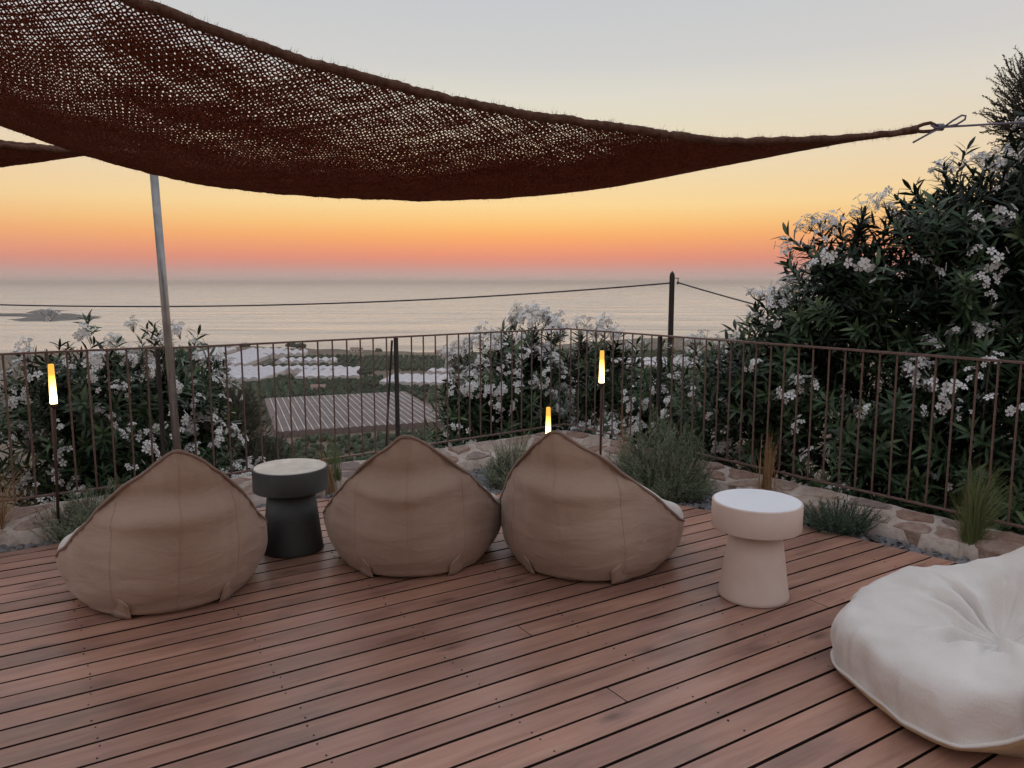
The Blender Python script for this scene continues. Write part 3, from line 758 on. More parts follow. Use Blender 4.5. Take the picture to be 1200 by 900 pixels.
# ------------------------------------------------------------------ side tables
def side_table(label, loc, body, top, r_top, h, rim, r_neck, r_base):
    root = empty('side_table', loc); tag(root, label, 'side table', 'mushroom side tables')
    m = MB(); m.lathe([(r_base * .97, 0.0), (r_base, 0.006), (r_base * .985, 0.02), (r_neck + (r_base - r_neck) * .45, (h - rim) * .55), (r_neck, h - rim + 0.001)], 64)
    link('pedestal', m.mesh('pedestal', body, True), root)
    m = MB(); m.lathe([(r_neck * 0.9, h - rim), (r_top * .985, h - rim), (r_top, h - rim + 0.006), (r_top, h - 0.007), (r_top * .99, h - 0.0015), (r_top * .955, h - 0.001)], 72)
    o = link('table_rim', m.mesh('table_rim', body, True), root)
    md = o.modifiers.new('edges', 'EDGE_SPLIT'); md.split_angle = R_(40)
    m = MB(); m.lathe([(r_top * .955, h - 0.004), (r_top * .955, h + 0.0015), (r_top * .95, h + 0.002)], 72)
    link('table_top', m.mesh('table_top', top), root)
    return root
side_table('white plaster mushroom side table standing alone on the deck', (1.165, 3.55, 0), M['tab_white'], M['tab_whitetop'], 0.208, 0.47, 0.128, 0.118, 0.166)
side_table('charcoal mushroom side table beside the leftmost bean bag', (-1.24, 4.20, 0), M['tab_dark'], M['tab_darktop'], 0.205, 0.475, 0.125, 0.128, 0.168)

# ------------------------------------------------------------------ lamps on stakes
def glow_mat():
    m = mat('lamp_glow', (0.25, 0.14, 0.03), 0.4)
    tc = N(m, 'ShaderNodeTexCoord'); sp = N(m, 'ShaderNodeSeparateXYZ'); L(m, tc.outputs['Object'], sp.inputs[0])
    mr = N(m, 'ShaderNodeMapRange'); mr.inputs['From Min'].default_value = 0; mr.inputs['From Max'].default_value = 0.23; L(m, sp.outputs[2], mr.inputs['Value'])
    r = ramp_node(m.node_tree, [(0.0, (1.0, 0.78, 0.38)), (0.35, (1.0, 0.66, 0.20)), (0.65, (1.0, 0.54, 0.09)), (1.0, (0.95, 0.46, 0.05))], 'LINEAR'); L(m, mr.outputs[0], r.inputs[0])
    st = N(m, 'ShaderNodeMapRange'); st.inputs['From Max'].default_value = 0.75; st.inputs['To Min'].default_value = 10.0; st.inputs['To Max'].default_value = 1.1; L(m, mr.outputs[0], st.inputs['Value'])
    L(m, r.outputs[0], B(m).inputs['Emission Color']); L(m, st.outputs[0], B(m).inputs['Emission Strength'])
    return m
M['glow'] = glow_mat()
def floor_lamp(label, base, top_z, lean=(0, 0)):
    root = empty('garden_lamp', base); tag(root, label, 'lamp', 'lit stake lamps')
    h = top_z - base[2] - 0.232
    m = MB(); m.tube([(0, 0, -0.05), (lean[0] * .5, lean[1] * .5, h * .5), (lean[0], lean[1], h)], 0.0085, 10); link('stake', m.mesh('stake', M['stake'], True), root)
    m = MB(); m.lathe([(0.010, h - 0.022), (0.0220, h - 0.014), (0.0220, h + 0.002), (0.016, h + 0.004)], 20, (lean[0], lean[1], 0)); link('collar', m.mesh('collar', M['stake'], True), root)
    m = MB(); m.lathe([(0.0180, 0), (0.0190, 0.008), (0.0178, 0.08), (0.0152, 0.222), (0.013, 0.228)], 24); link('light_tube', m.mesh('light_tube', M['glow'], True), root, (lean[0], lean[1], h + 0.003))
    return root
floor_lamp('glowing stake lamp at far left in front of the left oleander', (-2.665, 4.36, -0.03), 1.035, (0.035, 0))
floor_lamp('tall glowing stake lamp right of the railing corner', (0.637, 5.42, -0.03), 1.017)
floor_lamp('short glowing stake lamp peeking over the peak of a bean bag', (0.257, 5.36, -0.03), 0.622)

# ------------------------------------------------------------------ steel pole
m = MB(); m.tube([(0.0, 0, -0.06), (-0.028, 0, 1.1), (-0.058, 0, 2.26)], 0.0235, 20)
pole = empty('steel_pole', (-2.058, 4.66, 0)); tag(pole, 'slim galvanised steel pole rising behind the leftmost bean bag', 'pole')
link('shaft', m.mesh('shaft', M['steel'], True), pole)
m = MB(); m.tube([(-0.058, 0, 2.262), (-0.0583, 0, 2.275)], 0.026, 20); link('cap', m.mesh('cap', M['steel'], True), pole)
m = MB(); m.lathe([(0.055, -0.055), (0.055, -0.045), (0.03, -0.04)], 24); link('base_plate', m.mesh('base_plate', M['steel'], True), pole)

# ------------------------------------------------------------------ woven coir shade sails
def sm_noise(x, y, seed):        # cheap smooth value noise, vectorised
    r = np.random.default_rng(seed).random((64, 64))
    xi, yi = np.floor(x).astype(int), np.floor(y).astype(int); fx, fy = x - xi, y - yi
    fx = fx * fx * (3 - 2 * fx); fy = fy * fy * (3 - 2 * fy)
    g = lambda i, j: r[i % 64, j % 64]
    return (g(xi, yi) * (1 - fx) + g(xi + 1, yi) * fx) * (1 - fy) + (g(xi, yi + 1) * (1 - fx) + g(xi + 1, yi + 1) * fx) * fy

def smooth_knots(s, kn):
    xs = np.linspace(0, 1, len(kn)); y = np.interp(s, xs, kn)
    h = 0.07
    return sum(np.interp(np.clip(s + d, 0, 1), xs, kn) for d in (-h, -h / 2, 0, h / 2, h)) / 5

TIP = np.array([1.83, 3.6, 2.185]); NLC = np.array([-2.6, 1.55]); FLC = np.array([-4.0, 4.3])
NP = [0.6223, -0.9641, 2.1378, -1.009, 2.1851]
FKS = [-0.1, 0, .078, .143, .21, .279, .342, .386, .46, .535, .628, .711, .771, .85, 1.0]
FKZ = [2.21, 2.185, 2.115, 2.047, 1.960, 1.905, 1.882, 1.884, 1.902, 1.938, 2.018, 2.162, 2.29, 2.46, 2.75]
def sail_surf(s, t):
    fz = 0
    for d in (-.05, -.025, 0, .025, .05): fz = fz + np.interp(s + d, FKS, FKZ) / 5
    Nz = np.polyval(NP, s)
    Nx, Ny = TIP[0] + (NLC[0] - TIP[0]) * s, TIP[1] + (NLC[1] - TIP[1]) * s
    Fx, Fy = TIP[0] + (FLC[0] - TIP[0]) * s, TIP[1] + (FLC[1] - TIP[1]) * s
    X = Nx + (Fx - Nx) * t; Y = Ny + (Fy - Ny) * t
    Z = fz + (Nz - fz) * np.abs(1 - t) ** 2.6 + 0.02 * np.clip(s * 4, 0, 1) * t ** 6
    Z = Z + 0.02 * (sm_noise(s * 9, t * 5, 3) - .5) * np.clip(s * 4, 0, 1)
    return np.stack([X, Y, Z], -1)

def net_mesh(surf, s0, s1, LEN, WREF, pitch, rad, seed):
    """two diagonal families of strands, each a thin three-sided tube following the cloth"""
    AV, AF = [], []; cnt = 0
    step = pitch * 0.5
    nT = int(WREF / step) + 1
    t = np.linspace(0, 1, nT)
    for fam in (1, -1):
        for i, a0 in enumerate(np.arange(-WREF if fam > 0 else 0, LEN + (WREF if fam < 0 else 0), pitch)):
            a = a0 + fam * t * WREF
            a = a + 0.020 * (sm_noise(a * 7 + 11, t * 16, seed + fam) - .5) + 0.010 * (sm_noise(a * 22, t * 50, seed + 5 + fam) - .5)
            s = a / LEN * (s1 - s0) + s0
            ok = (s > s0) & (s < s1)
            if ok.sum() < 3: continue
            idx = np.nonzero(ok)[0]
            ss, tt = s[idx], np.clip(t[idx], 0.0, 1.0)
            p = surf(ss, tt)
            e = 1e-3
            ds = surf(ss + e, tt) - p; dt = surf(ss, np.clip(tt + e, 0, 1.002)) - p
            nrm = np.cross(ds, dt); nrm /= np.linalg.norm(nrm, axis=1, keepdims=True) + 1e-12
            tan = np.gradient(p, axis=0); tan /= np.linalg.norm(tan, axis=1, keepdims=True) + 1e-12
            side = np.cross(nrm, tan)
            p = p + nrm * (0.0035 * fam * np.where((idx + i) % 2 == 0, 1, -1))[:, None]
            r = rad * (0.62 + 0.95 * sm_noise(ss * 60 + i * 0.37, tt * 40 + i, seed + 9) + 0.7 * np.clip(sm_noise(ss * 11, tt * 9, seed + 20) - .55, 0, 1) * 2) * (1 + 0.5 * tt)
            k = len(p)
            v = np.stack([p + side * r[:, None], p - side * (r * .5)[:, None] + nrm * (r * .75)[:, None], p - side * (r * .5)[:, None] - nrm * (r * .75)[:, None]], 1).reshape(-1, 3)
            b = np.arange(k - 1)[:, None] * 3
            f = np.concatenate([b + np.array([[0, 1, 4, 3]]), b + np.array([[1, 2, 5, 4]]), b + np.array([[2, 0, 3, 5]])])
            AV.append(v); AF.append(f + cnt); cnt += len(v)
    return np.concatenate(AV), np.concatenate(AF)

def hem(surf, tval, s0, s1, rfun, nseg=260, hairs=900, seed=0):
    s = np.linspace(s0, s1, nseg); p = surf(s, np.full_like(s, tval))
    m = MB()
    rs = [rfun(q) * (1 + 0.26 * nz(q * 160, seed) + 0.12 * nz(q * 420, seed + 3) + 0.08 * math.sin(q * 900)) for q in s]
    pts = [Vector(q) + Vector((0, 0, 0.006 * nz(q[0] * 12, q[1] * 12, seed))) for q in p]
    m.tube(pts, rs, 10)
    # loose fibres
    for _ in range(hairs):
        i = random.randrange(nseg); c = pts[i]
        d = Vector((random.gauss(0, 1), random.gauss(0, 1), random.gauss(0, 1))).normalized()
        ln = rs[i] + random.uniform(0.004, 0.022); w = 0.0007
        e = c + d * rs[i] * 0.8; q = c + d * ln + Vector((random.uniform(-.008, .008), 0, random.uniform(-.008, .008)))
        sd = d.cross(Vector((0.3, 0.2, 0.9))).normalized() * w
        n = len(m.v); m.v += [tuple(e + sd), tuple(e - sd), tuple(q)]; m.f += [(n, n + 1, n + 2)]
    return m

sail = empty('shade_sail', tuple(TIP)); tag(sail, 'large dark brown woven coir shade sail hanging overhead', 'shade sail')
off_m = -TIP
v, f = net_mesh(sail_surf, 0.012, 0.90, 4.45, 2.2, 0.0212, 0.0031, 11)
o = link('woven_net', mesh_np('woven_net', v + off_m, f, M['jute'], True), sail); tag(o, kind='stuff')
tipr = lambda s: 0.017 + 0.004 * min(1, s * 4) if s > 0.08 else 0.019
m = hem(sail_surf, 0.0, 0.0, 0.90, lambda s: 0.0155 if s > .25 else 0.014, hairs=5200, seed=1)
m.v = [(x - TIP[0], y - TIP[1], z - TIP[2]) for x, y, z in m.v]; link('rolled_hem', m.mesh('rolled_hem', M['jute_hem'], True), sail)
m = hem(sail_surf, 1.0, 0.0, 0.90, lambda s: 0.009, hairs=2600, seed=2)
m.v = [(x - TIP[0], y - TIP[1], z - TIP[2]) for x, y, z in m.v]; link('rolled_hem', m.mesh('rolled_hem', M['jute_hem'], True), sail)
# gathered tip: cloth bunched into a rope towards the corner
def tip_surf(s, t): return sail_surf(s, t)
m = MB()
for q in np.linspace(0.08, 0.92, 9):
    s = np.linspace(0.0, 0.22, 40); p = sail_surf(s, np.full_like(s, q))
    m.tube([Vector(x) - Vector(TIP) for x in p], [0.012 * (1 - 0.55 * i / 39) * (1 + .2 * nz(i * .7, q * 9)) for i in range(40)], 7)
for _ in range(500):
    s_ = random.uniform(0, 0.2); c = Vector(sail_surf(np.array([s_]), np.array([random.choice((0.1, .5, .9))]))[0]) - Vector(TIP)
    d = Vector((random.gauss(0, .5), random.gauss(0, .5), random.gauss(0, 1))).normalized(); sd = d.cross(Vector((.9, .3, .1))).normalized() * .0005
    q = c + d * random.uniform(.02, .035); n = len(m.v); m.v += [tuple(c + sd), tuple(c - sd), tuple(q)]; m.f += [(n, n + 1, n + 2)]
link('gathered_tip', m.mesh('gathered_tip', M['jute_hem'], True), sail)

# end loop of the hem and the cord tied to it
m = MB()
T = Vector((0, 0, 0))
loop = [(0.0, 0, 0.008), (0.03, 0, 0.020), (0.062, 0, 0.026), (0.085, 0, 0.016), (0.092, 0, 0.0), (0.07, 0, -0.010), (0.03, 0, -0.012), (-0.01, 0, -0.010)]
m.tube(loop, 0.008, 8); link('end_loop', m.mesh('end_loop', M['jute_hem'], True), sail)
cordr = empty('tie_cord', (1.94, 3.6, 2.19)); tag(cordr, 'grey cord knotted to the tip of the shade sail and running right', 'cord')
m = MB(); m.tube([(-0.045, 0.0, 0.012), (-0.03, -0.012, -0.004), (-0.008, 0.0, 0.0), (0.012, 0.01, 0.006), (0.03, 0, 0.004), (0.5, 0.02, 0.034), (2.2, 0.1, 0.16)], 0.0048, 8)
link('line', m.mesh('line', M['cord'], True), cordr)
m = MB(); m.tube([(0.01, 0, 0.0), (0.05, 0.0, 0.03), (0.09, 0, 0.054), (0.108, 0, 0.052), (0.106, 0, 0.036), (0.07, 0, 0.014), (0.015, 0.0, 0.002)], 0.0045, 8); link('bow', m.mesh('bow', M['cord'], True), cordr)
m = MB(); m.tube([(0.0, -.006, 0.0), (-0.06, -.006, -0.03), (-0.125, -.006, -0.066)], 0.0042, 8); link('tail', m.mesh('tail', M['cord'], True), cordr)
m = MB()
for k in range(3): m.tube([(-0.012 + .009 * k, 0.012 * math.cos(a), 0.012 * math.sin(a) + .002) for a in np.linspace(0, 2 * math.pi, 13)], 0.005, 6)
link('knot', m.mesh('knot', M['cord'], True), cordr)

# second sail, only its tapering corner shows at the left
T2 = np.array([-2.42, 4.62, 2.245])
def sail2(s, t):
    A = np.array([-6.4, 3.9]); C = np.array([-6.4, 6.0])
    Nx, Ny = T2[0] + (A[0] - T2[0]) * s, T2[1] + (A[1] - T2[1]) * s
    Fx, Fy = T2[0] + (C[0] - T2[0]) * s, T2[1] + (C[1] - T2[1]) * s
    X = Nx + (Fx - Nx) * t; Y = Ny + (Fy - Ny) * t
    sag = 0.42 * np.minimum(1, s * 2.0)
    Z = T2[2] + 0.20 * s + 0.35 * s * t - sag * 4 * t * (1 - t)
    return np.stack([X, Y, Z], -1)
sail_b = empty('shade_sail', tuple(T2)); tag(sail_b, 'corner of a second brown coir shade sail at the left edge, behind the large one', 'shade sail')
v, f = net_mesh(sail2, 0.02, 0.62, 2.6, 1.2, 0.024, 0.0042, 31)
o = link('woven_net', mesh_np('woven_net', v - T2, f, M['jute'], True), sail_b); tag(o, kind='stuff')
for tv, sd in ((0.0, 4), (1.0, 5)):
    m = hem(sail2, tv, 0.0, 0.62, lambda s: 0.016, 120, 700, sd)
    m.v = [(x - T2[0], y - T2[1], z - T2[2]) for x, y, z in m.v]; link('rolled_hem', m.mesh('rolled_hem', M['jute_hem'], True), sail_b)
m = MB(); m.tube([(0, 0, 0), (0.15, 0.02, 0.0), (0.29, 0.035, -0.01)], 0.005, 8)
c2 = empty('tie_cord', tuple(T2)); tag(c2, 'short cord tying the second sail to the steel pole', 'cord'); link('line', m.mesh('line', M['cord'], True), c2)

# ------------------------------------------------------------------ utility pole and wires
up_x, up_y = 6.19, 30.0
up = empty('utility_pole', (up_x, up_y, -13)); tag(up, 'dark wooden utility pole standing downhill behind the railing', 'utility pole')
m = MB(); m.tube([(0, 0, 0), (0, 0, 14.72), (0, 0, 14.8), (0, 0, 14.9)], [0.14, 0.1, 0.085, 0.015], 14); link('shaft', m.mesh('shaft', M['upole'], False), up)
m = MB(); m.box((0.16, -0.02, 14.63), (0.2, 0.03, 0.03)); m.box((0.23, -0.02, 14.57), (0.025, 0.03, 0.13)); link('bracket', m.mesh('bracket', M['upole']), up)
m = MB(); m.lathe([(0.02, 0), (0.05, 0.02), (0.03, 0.05), (0.05, 0.08), (0.015, 0.11)], 12, (0.22, -0.03, 14.40)); link('insulator', m.mesh('insulator', M['upole'], True), up)
def wire(label, pts, r):
    o = empty('overhead_wire', pts[0]); tag(o, label, 'wire')
    m = MB(); m.tube([tuple(np.array(p) - np.array(pts[0])) for p in pts], r, 6); link('cable', m.mesh('cable', M['wire'], True), o)
    return o
L0 = np.array([up_x - 0.10, up_y - 0.05, 1.44]); L1 = np.array([-34.0, 33.0, 1.15])
pts_ = []
for i in range(41):
    t = i / 40; q = L0 * (1 - t) + L1 * t; q[2] -= 4 * 0.80 * t * (1 - t); pts_.append(tuple(q))
wire('long sagging black wire crossing the sea view from the pole to the left edge', pts_, 0.032)
pts_ = []
L0 = np.array([up_x + 0.22, up_y - 0.06, 1.46]); L1 = np.array([13.5, 24.0, -0.55])
for i in range(13):
    t = i / 12; q = L0 * (1 - t) + L1 * t; q[2] -= 4 * 0.12 * t * (1 - t); pts_.append(tuple(q))
wire('short black wire dropping right from the pole into the oleander', pts_, 0.028)
pts_ = [(3.0 + 2.0 * i / 6, 5.2 + 0.6 * i / 6, 3.47 - 0.42 * i / 6) for i in range(-6, 7)]
wire('thin dark cable crossing the top right corner of the sky', pts_, 0.006)

# ------------------------------------------------------------------ plants
def leaf_tpl(L_, W, bend=0.25, fold=0.25):
    """lanceolate leaf along +x, curved down, folded along the midrib"""
    xs = [0, .25, .55, .82, 1.0]; ws = [0.12, .8, 1.0, .6, 0.02]
    v = []; f = []
    for x, w in zip(xs, ws):
        z = -bend * L_ * x * x
        v += [(x * L_, -w * W / 2, z + fold * w * W / 2), (x * L_, 0, z), (x * L_, w * W / 2, z + fold * w * W / 2)]
    for i in range(4):
        b = i * 3; f += [(b, b + 1, b + 4), (b, b + 4, b + 3), (b + 1, b + 2, b + 5), (b + 1, b + 5, b + 4)]
    return np.array(v, np.float32), np.array(f, np.int32)
def rotm(ax, an):
    return np.array(Matrix.Rotation(an, 3, ax), np.float32)
def join(parts):
    V = []; F_ = []; c = 0
    for v, f in parts: V.append(v); F_.append(f + c); c += len(v)
    return np.concatenate(V), np.concatenate(F_)
def stem_tpl(p0, p1, r):
    p0, p1 = np.array(p0, float), np.array(p1, float); d = p1 - p0
    x = np.cross(d, [0.3, 0.9, 0.1]); x /= np.linalg.norm(x); y = np.cross(d, x); y /= np.linalg.norm(y)
    v = [p0 + r * x, p0 + r * (-.5 * x + .87 * y), p0 + r * (-.5 * x - .87 * y), p1 + r * .6 * x, p1 + .6 * r * (-.5 * x + .87 * y), p1 + .6 * r * (-.5 * x - .87 * y)]
    return np.array(v, np.float32), np.array([(0, 1, 4), (0, 4, 3), (1, 2, 5), (1, 5, 4), (2, 0, 3), (2, 3, 5)], np.int32)
def shoot(length, whorls, leafL, leafW, rs):
    """oleander shoot along +z: whorls of three narrow leaves"""
    P = [stem_tpl((0, 0, 0), (0, 0, length), 0.004)]
    for k in range(whorls):
        h = length * (0.12 + 0.88 * (k + rs.random() * .4) / whorls)
        up_ = 0.35 + 0.55 * (k / whorls)
        for j in range(3):
            v, f = leaf_tpl(leafL * rs.uniform(.75, 1.15) * (1 - .25 * (k / whorls)), leafW * rs.uniform(.8, 1.2), rs.uniform(.08, .4))
            v = v @ rotm('Y', -(up_ + rs.uniform(-.25, .25))).T
            v = v @ rotm('Z', k * 1.05 + j * 2.094 + rs.uniform(-.3, .3)).T
            v[:, 2] += h; P.append((v, f))
    return join(P)
rs = np.random.default_rng(21)
SHOOTS = [shoot(rs.uniform(.26, .40), int(rs.integers(6, 9)), 0.145, 0.023, rs) for _ in range(8)]
SHOOT_ME = [mesh_np('leaf_spray', v, f, M['leaf']) for v, f in SHOOTS]
def flower_cluster(rs, nf):
    P = []; st_ = []
    for _ in range(nf):
        c = rs.normal(0, 1, 3) * np.array([.036, .036, .026]) + np.array([0, 0, .03])
        out = c / (np.linalg.norm(c) + 1e-6) + np.array([0, 0, .6]) + rs.normal(0, .3, 3); out /= np.linalg.norm(out)
        q = np.array(Vector(out).to_track_quat('Z', 'Y').to_matrix(), np.float32)
        st_.append(stem_tpl((0, 0, -.05), tuple(c), .0018))
        R0 = rs.uniform(.021, .029)
        for k in range(5):
            an = k * 1.2566
            w = R0 * .55
            v = np.array([(0.002, 0, 0), (R0 * .62, -w * .62, .007), (R0 * .62, w * .62, .007), (R0 * 1.05, -w * .55, .002), (R0 * 1.0, w * .4, .005), (R0 * .6, 0, .002)], np.float32)
            v = v @ rotm('Z', an).T @ q.T + c
            P.append((v.astype(np.float32), np.array([(0, 1, 5), (0, 5, 2), (1, 3, 5), (5, 3, 4), (5, 4, 2)], np.int32)))
    npf = sum(len(f) for v, f in P); v, f = join(P + st_); return v, f, npf
CLUST = [flower_cluster(rs, int(rs.integers(4, 11))) for _ in range(8)]
CLUST_ME = [mesh_np('flower_cluster', v, f, None, False, [M['petal'], M['stem']], [0] * k + [1] * (len(f) - k)) for v, f, k in CLUST]
CAMP = np.array([0, 0, 1.5])

def oleander(label, base, blobs, n_shoot, n_flower, sc_=1.0, seed=0, top_bias=0.5, group='white flowering oleanders behind the railing', flower_low=-0.2, min_out=0.12, fbase=0.35):
    """blobs: (centre, radii). Shoots grow outwards through the blob volume; the best visible 300 are parts of their own"""
    rs = np.random.default_rng(seed)
    root = empty('oleander', base); base = np.array(base); tag(root, label, 'oleander', group)
    vol = np.array([r[0] * r[1] * r[2] for c, r in blobs]) ** 0.67; vol /= vol.sum()
    place = []
    while len(place) < n_shoot:
        b = blobs[rs.choice(len(blobs), p=vol)]; c, r = np.array(b[0]), np.array(b[1])
        d = rs.normal(0, 1, 3); d /= np.linalg.norm(d)
        if d[1] > 0.6 and rs.random() < .5: continue
        rad = 1 - 0.65 * rs.random() ** 1.7
        lump = 1 + 0.22 * nz(d[0] * 2.4 + seed, d[1] * 2.4, d[2] * 2.4 + b[0][0])
        p = c + d * r * rad * lump
        if outside(p[0], p[1]) < min_out: continue
        if p[2] < terrain(p[0], p[1]) - .05: continue
        dr = d * np.array([1, 1, .6]) + np.array([0, 0, .75]) + rs.normal(0, .28, 3); dr /= np.linalg.norm(dr)
        place.append((p, dr, rad, rs.uniform(.75, 1.25) * sc_, int(rs.integers(8)), rs.uniform(0, 6.28)))
    # how visible: outer and near
    place.sort(key=lambda q: np.linalg.norm(q[0] - CAMP) - 1.4 * q[2])
    rest = []
    for i, (p, dr, rad, s, k, tw) in enumerate(place):
        q = Vector(dr).to_track_quat('Z', 'Y') @ Matrix.Rotation(tw, 3, 'Z').to_quaternion()
        start = p - dr * 0.3 * s
        if i < 260:
            o = link('leaf_spray', SHOOT_ME[k], root, tuple(start - base), (0, 0, 0), (s, s, s)); o.rotation_euler = q.to_euler()
        else:
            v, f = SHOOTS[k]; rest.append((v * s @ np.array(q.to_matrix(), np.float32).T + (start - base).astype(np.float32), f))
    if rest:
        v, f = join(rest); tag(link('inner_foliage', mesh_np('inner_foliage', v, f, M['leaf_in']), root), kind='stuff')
    # stems from the base up into the blobs
    m = MB()
    for c, r in blobs:
        for _ in range(5):
            e = np.array(c) + rs.normal(0, .35, 3) * np.array(r); st = np.array([base[0] + rs.normal(0, .18), base[1] + rs.normal(0, .12), base[2] - .1])
            if abs(c[0] - base[0]) > 0.5: st[0] += (c[0] - base[0]) * .75; st[1] += (c[1] - base[1]) * .75; st[2] = terrain(st[0], st[1]) - .1
            mid = st * .45 + e * .55 + rs.normal(0, .08, 3)
            m.tube([tuple(st - base), tuple(mid - base), tuple(e - base)], [.016, .011, .005], 6)
    link('stems', m.mesh('stems', M['stem'], True), root)
    fl = []
    tries = 0
    while len(fl) < n_flower and tries < n_flower * 60:
        tries += 1
        b = blobs[rs.choice(len(blobs), p=vol)]; c, r = np.array(b[0]), np.array(b[1])
        d = rs.normal(0, 1, 3); d /= np.linalg.norm(d)
        tc_ = CAMP - c; tc_ /= np.linalg.norm(tc_)
        if d @ tc_ < -0.35 or d[2] < flower_low: continue
        if rs.random() > fbase + top_bias * max(0, d[2]): continue
        lump = 1 + 0.22 * nz(d[0] * 2.4 + seed, d[1] * 2.4, d[2] * 2.4 + b[0][0])
        p = c + d * r * lump * rs.uniform(.88, 1.02) + np.array([0, 0, .05])
        if outside(p[0], p[1]) < min_out + .02 or p[2] < terrain(p[0], p[1]) + .1: continue
        if nz(p[0] * 1.7 + seed, p[1] * 1.7, p[2] * 1.7) < -0.12 and rs.random() < .8: continue   # flowers come in drifts
        fl.append((p, d))
    for p, d in fl:
        dr = d + np.array([0, 0, .5]) + rs.normal(0, .3, 3)
        q = Vector(dr).to_track_quat('Z', 'Y') @ Matrix.Rotation(rs.uniform(0, 6.28), 3, 'Z').to_quaternion()
        s = rs.uniform(.7, 1.25) * sc_
        o = link('flower_cluster', CLUST_ME[int(rs.integers(8))], root, tuple(p - base), (0, 0, 0), (s, s, s)); o.rotation_euler = q.to_euler()
    return root

oleander('oleander full of white flowers behind the railing corner in the middle', (-0.1, 7.7, terrain(-0.1, 7.7)),
         [((-0.10, 7.55, 0.35), (0.62, 0.5, 0.62)), ((0.25, 7.9, 0.55), (0.42, 0.4, 0.62)), ((-0.42, 7.45, 0.05), (0.34, 0.4, 0.52)), ((0.1, 7.75, -0.1), (.8, .4, .5))], 620, 260, 0.95, 3, flower_low=-0.6)
oleander('looser oleander with scattered white flowers between lamp and utility pole', (1.3, 7.5, terrain(1.3, 7.5)),
         [((0.85, 7.75, 0.50), (0.42, 0.4, 0.58)), ((1.35, 7.4, 0.30), (0.5, 0.4, 0.62)), ((1.75, 6.7, 0.30), (0.45, 0.4, 0.68)), ((1.25, 7.2, -0.2), (.8, .4, .4))], 440, 150, 0.95, 5, flower_low=-0.5)
oleander('dark oleander with white flowers at far left behind the railing', (-3.0, 5.6, terrain(-3.0, 5.6)),
         [((-3.15, 5.55, 0.50), (0.62, 0.45, 0.72)), ((-2.72, 5.85, 0.45), (0.48, 0.45, 0.68)), ((-3.9, 5.0, 0.45), (0.6, 0.5, 0.7)), ((-2.95, 5.65, -0.1), (.7, .4, .45)), ((-3.0, 5.35, 0.0), (.6, .35, .5))], 760, 150, 0.92, 8, flower_low=-0.7)
oleander('narrow oleander with white blooms just right of the steel pole', (-2.48, 6.1, terrain(-2.48, 6.1)),
         [((-2.52, 6.1, 0.42), (0.28, 0.3, 0.64)), ((-2.40, 5.9, 0.0), (0.28, 0.3, 0.4)), ((-2.2, 5.85, -0.3), (.24, .25, .3))], 200, 80, 0.88, 12, flower_low=-0.7)
oleander('small fresh green oleander low behind the charcoal side table', (-1.95, 6.0, terrain(-1.95, 6.0)),
         [((-2.02, 6.0, -0.28), (0.26, 0.25, 0.30)), ((-1.80, 6.0, -0.42), (0.24, 0.22, 0.26))], 110, 40, 0.85, 15, flower_low=-0.5)
oleander('huge dark oleander with white blooms rising high at the right edge', (3.2, 5.2, terrain(3.2, 5.2)),
         [((2.10, 6.05, 0.70), (0.52, 0.5, 0.72)), ((2.55, 5.85, 1.40), (0.60, 0.55, 0.62)), ((3.25, 5.65, 1.52), (0.75, 0.6, 0.80)), ((3.95, 5.4, 1.75), (0.8, 0.6, 0.9)),
          ((2.75, 5.6, 0.35), (0.75, 0.55, 0.75)), ((3.45, 5.2, 0.40), (0.75, 0.6, 0.85)), ((4.1, 4.7, 0.9), (0.8, 0.6, 1.0)), ((3.1, 5.3, -0.3), (1.2, .5, .4)), ((3.70, 5.9, 1.90), (0.60, 0.5, 0.50)), ((4.45, 5.9, 2.40), (0.68, 0.55, 0.70)), ((4.0, 5.6, 1.75), (.7, .5, .7))], 2500, 300, 1.05, 20, top_bias=1.4, flower_low=-0.3, fbase=0.12)

# feathery tamarisk-like tree behind the big oleander, and one down the slope
def feather_tree(name, label, cat, base, blobs, n, matl, seed, spl=0.16, tw=0.0032):
    rs = np.random.default_rng(seed); root = empty(name, base); base = np.array(base); tag(root, label, cat)
    tp = []
    for k in range(3):
        P = [stem_tpl((0, 0, 0), (0, 0, spl), tw * .7)]
        for j in range(16):
            v, f = leaf_tpl(spl * .16, tw * 2.2, .1); v = v @ rotm('Y', -.8).T @ rotm('Z', rs.uniform(0, 6.28)).T; v[:, 2] += spl * (.1 + .9 * j / 16); P.append((v, f))
        tp.append(join(P))
    P = []
    for _ in range(n):
        c, r = blobs[int(rs.integers(len(blobs)))]; d = rs.normal(0, 1, 3); d /= np.linalg.norm(d)
        p = np.array(c) + d * np.array(r) * (1 - .7 * rs.random() ** 1.5) * (1 + .3 * nz(d[0] * 3, d[1] * 3, d[2] * 3 + seed))
        dr = d * .8 + np.array([0, 0, .7]) + rs.normal(0, .3, 3)
        q = np.array((Vector(dr).to_track_quat('Z', 'Y') @ Matrix.Rotation(rs.uniform(0, 6.28), 3, 'Z').to_quaternion()).to_matrix(), np.float32)
        v, f = tp[int(rs.integers(3))]; P.append((v * rs.uniform(.7, 1.3) @ q.T + (p - base).astype(np.float32), f))
    v, f = join(P); tag(link('crown', mesh_np('crown', v, f, matl), root), kind='stuff')
    m = MB()
    for c, r in blobs:
        for _ in range(4):
            e = np.array(c) + rs.normal(0, .4, 3) * np.array(r)
            m.tube([(0, 0, -.2), tuple((e - base) * .5 + rs.normal(0, .06, 3)), tuple(e - base)], [spl * .22, spl * .13, spl * .04], 7)
    link('trunk', m.mesh('trunk', M['stem'], True), root)
    return root
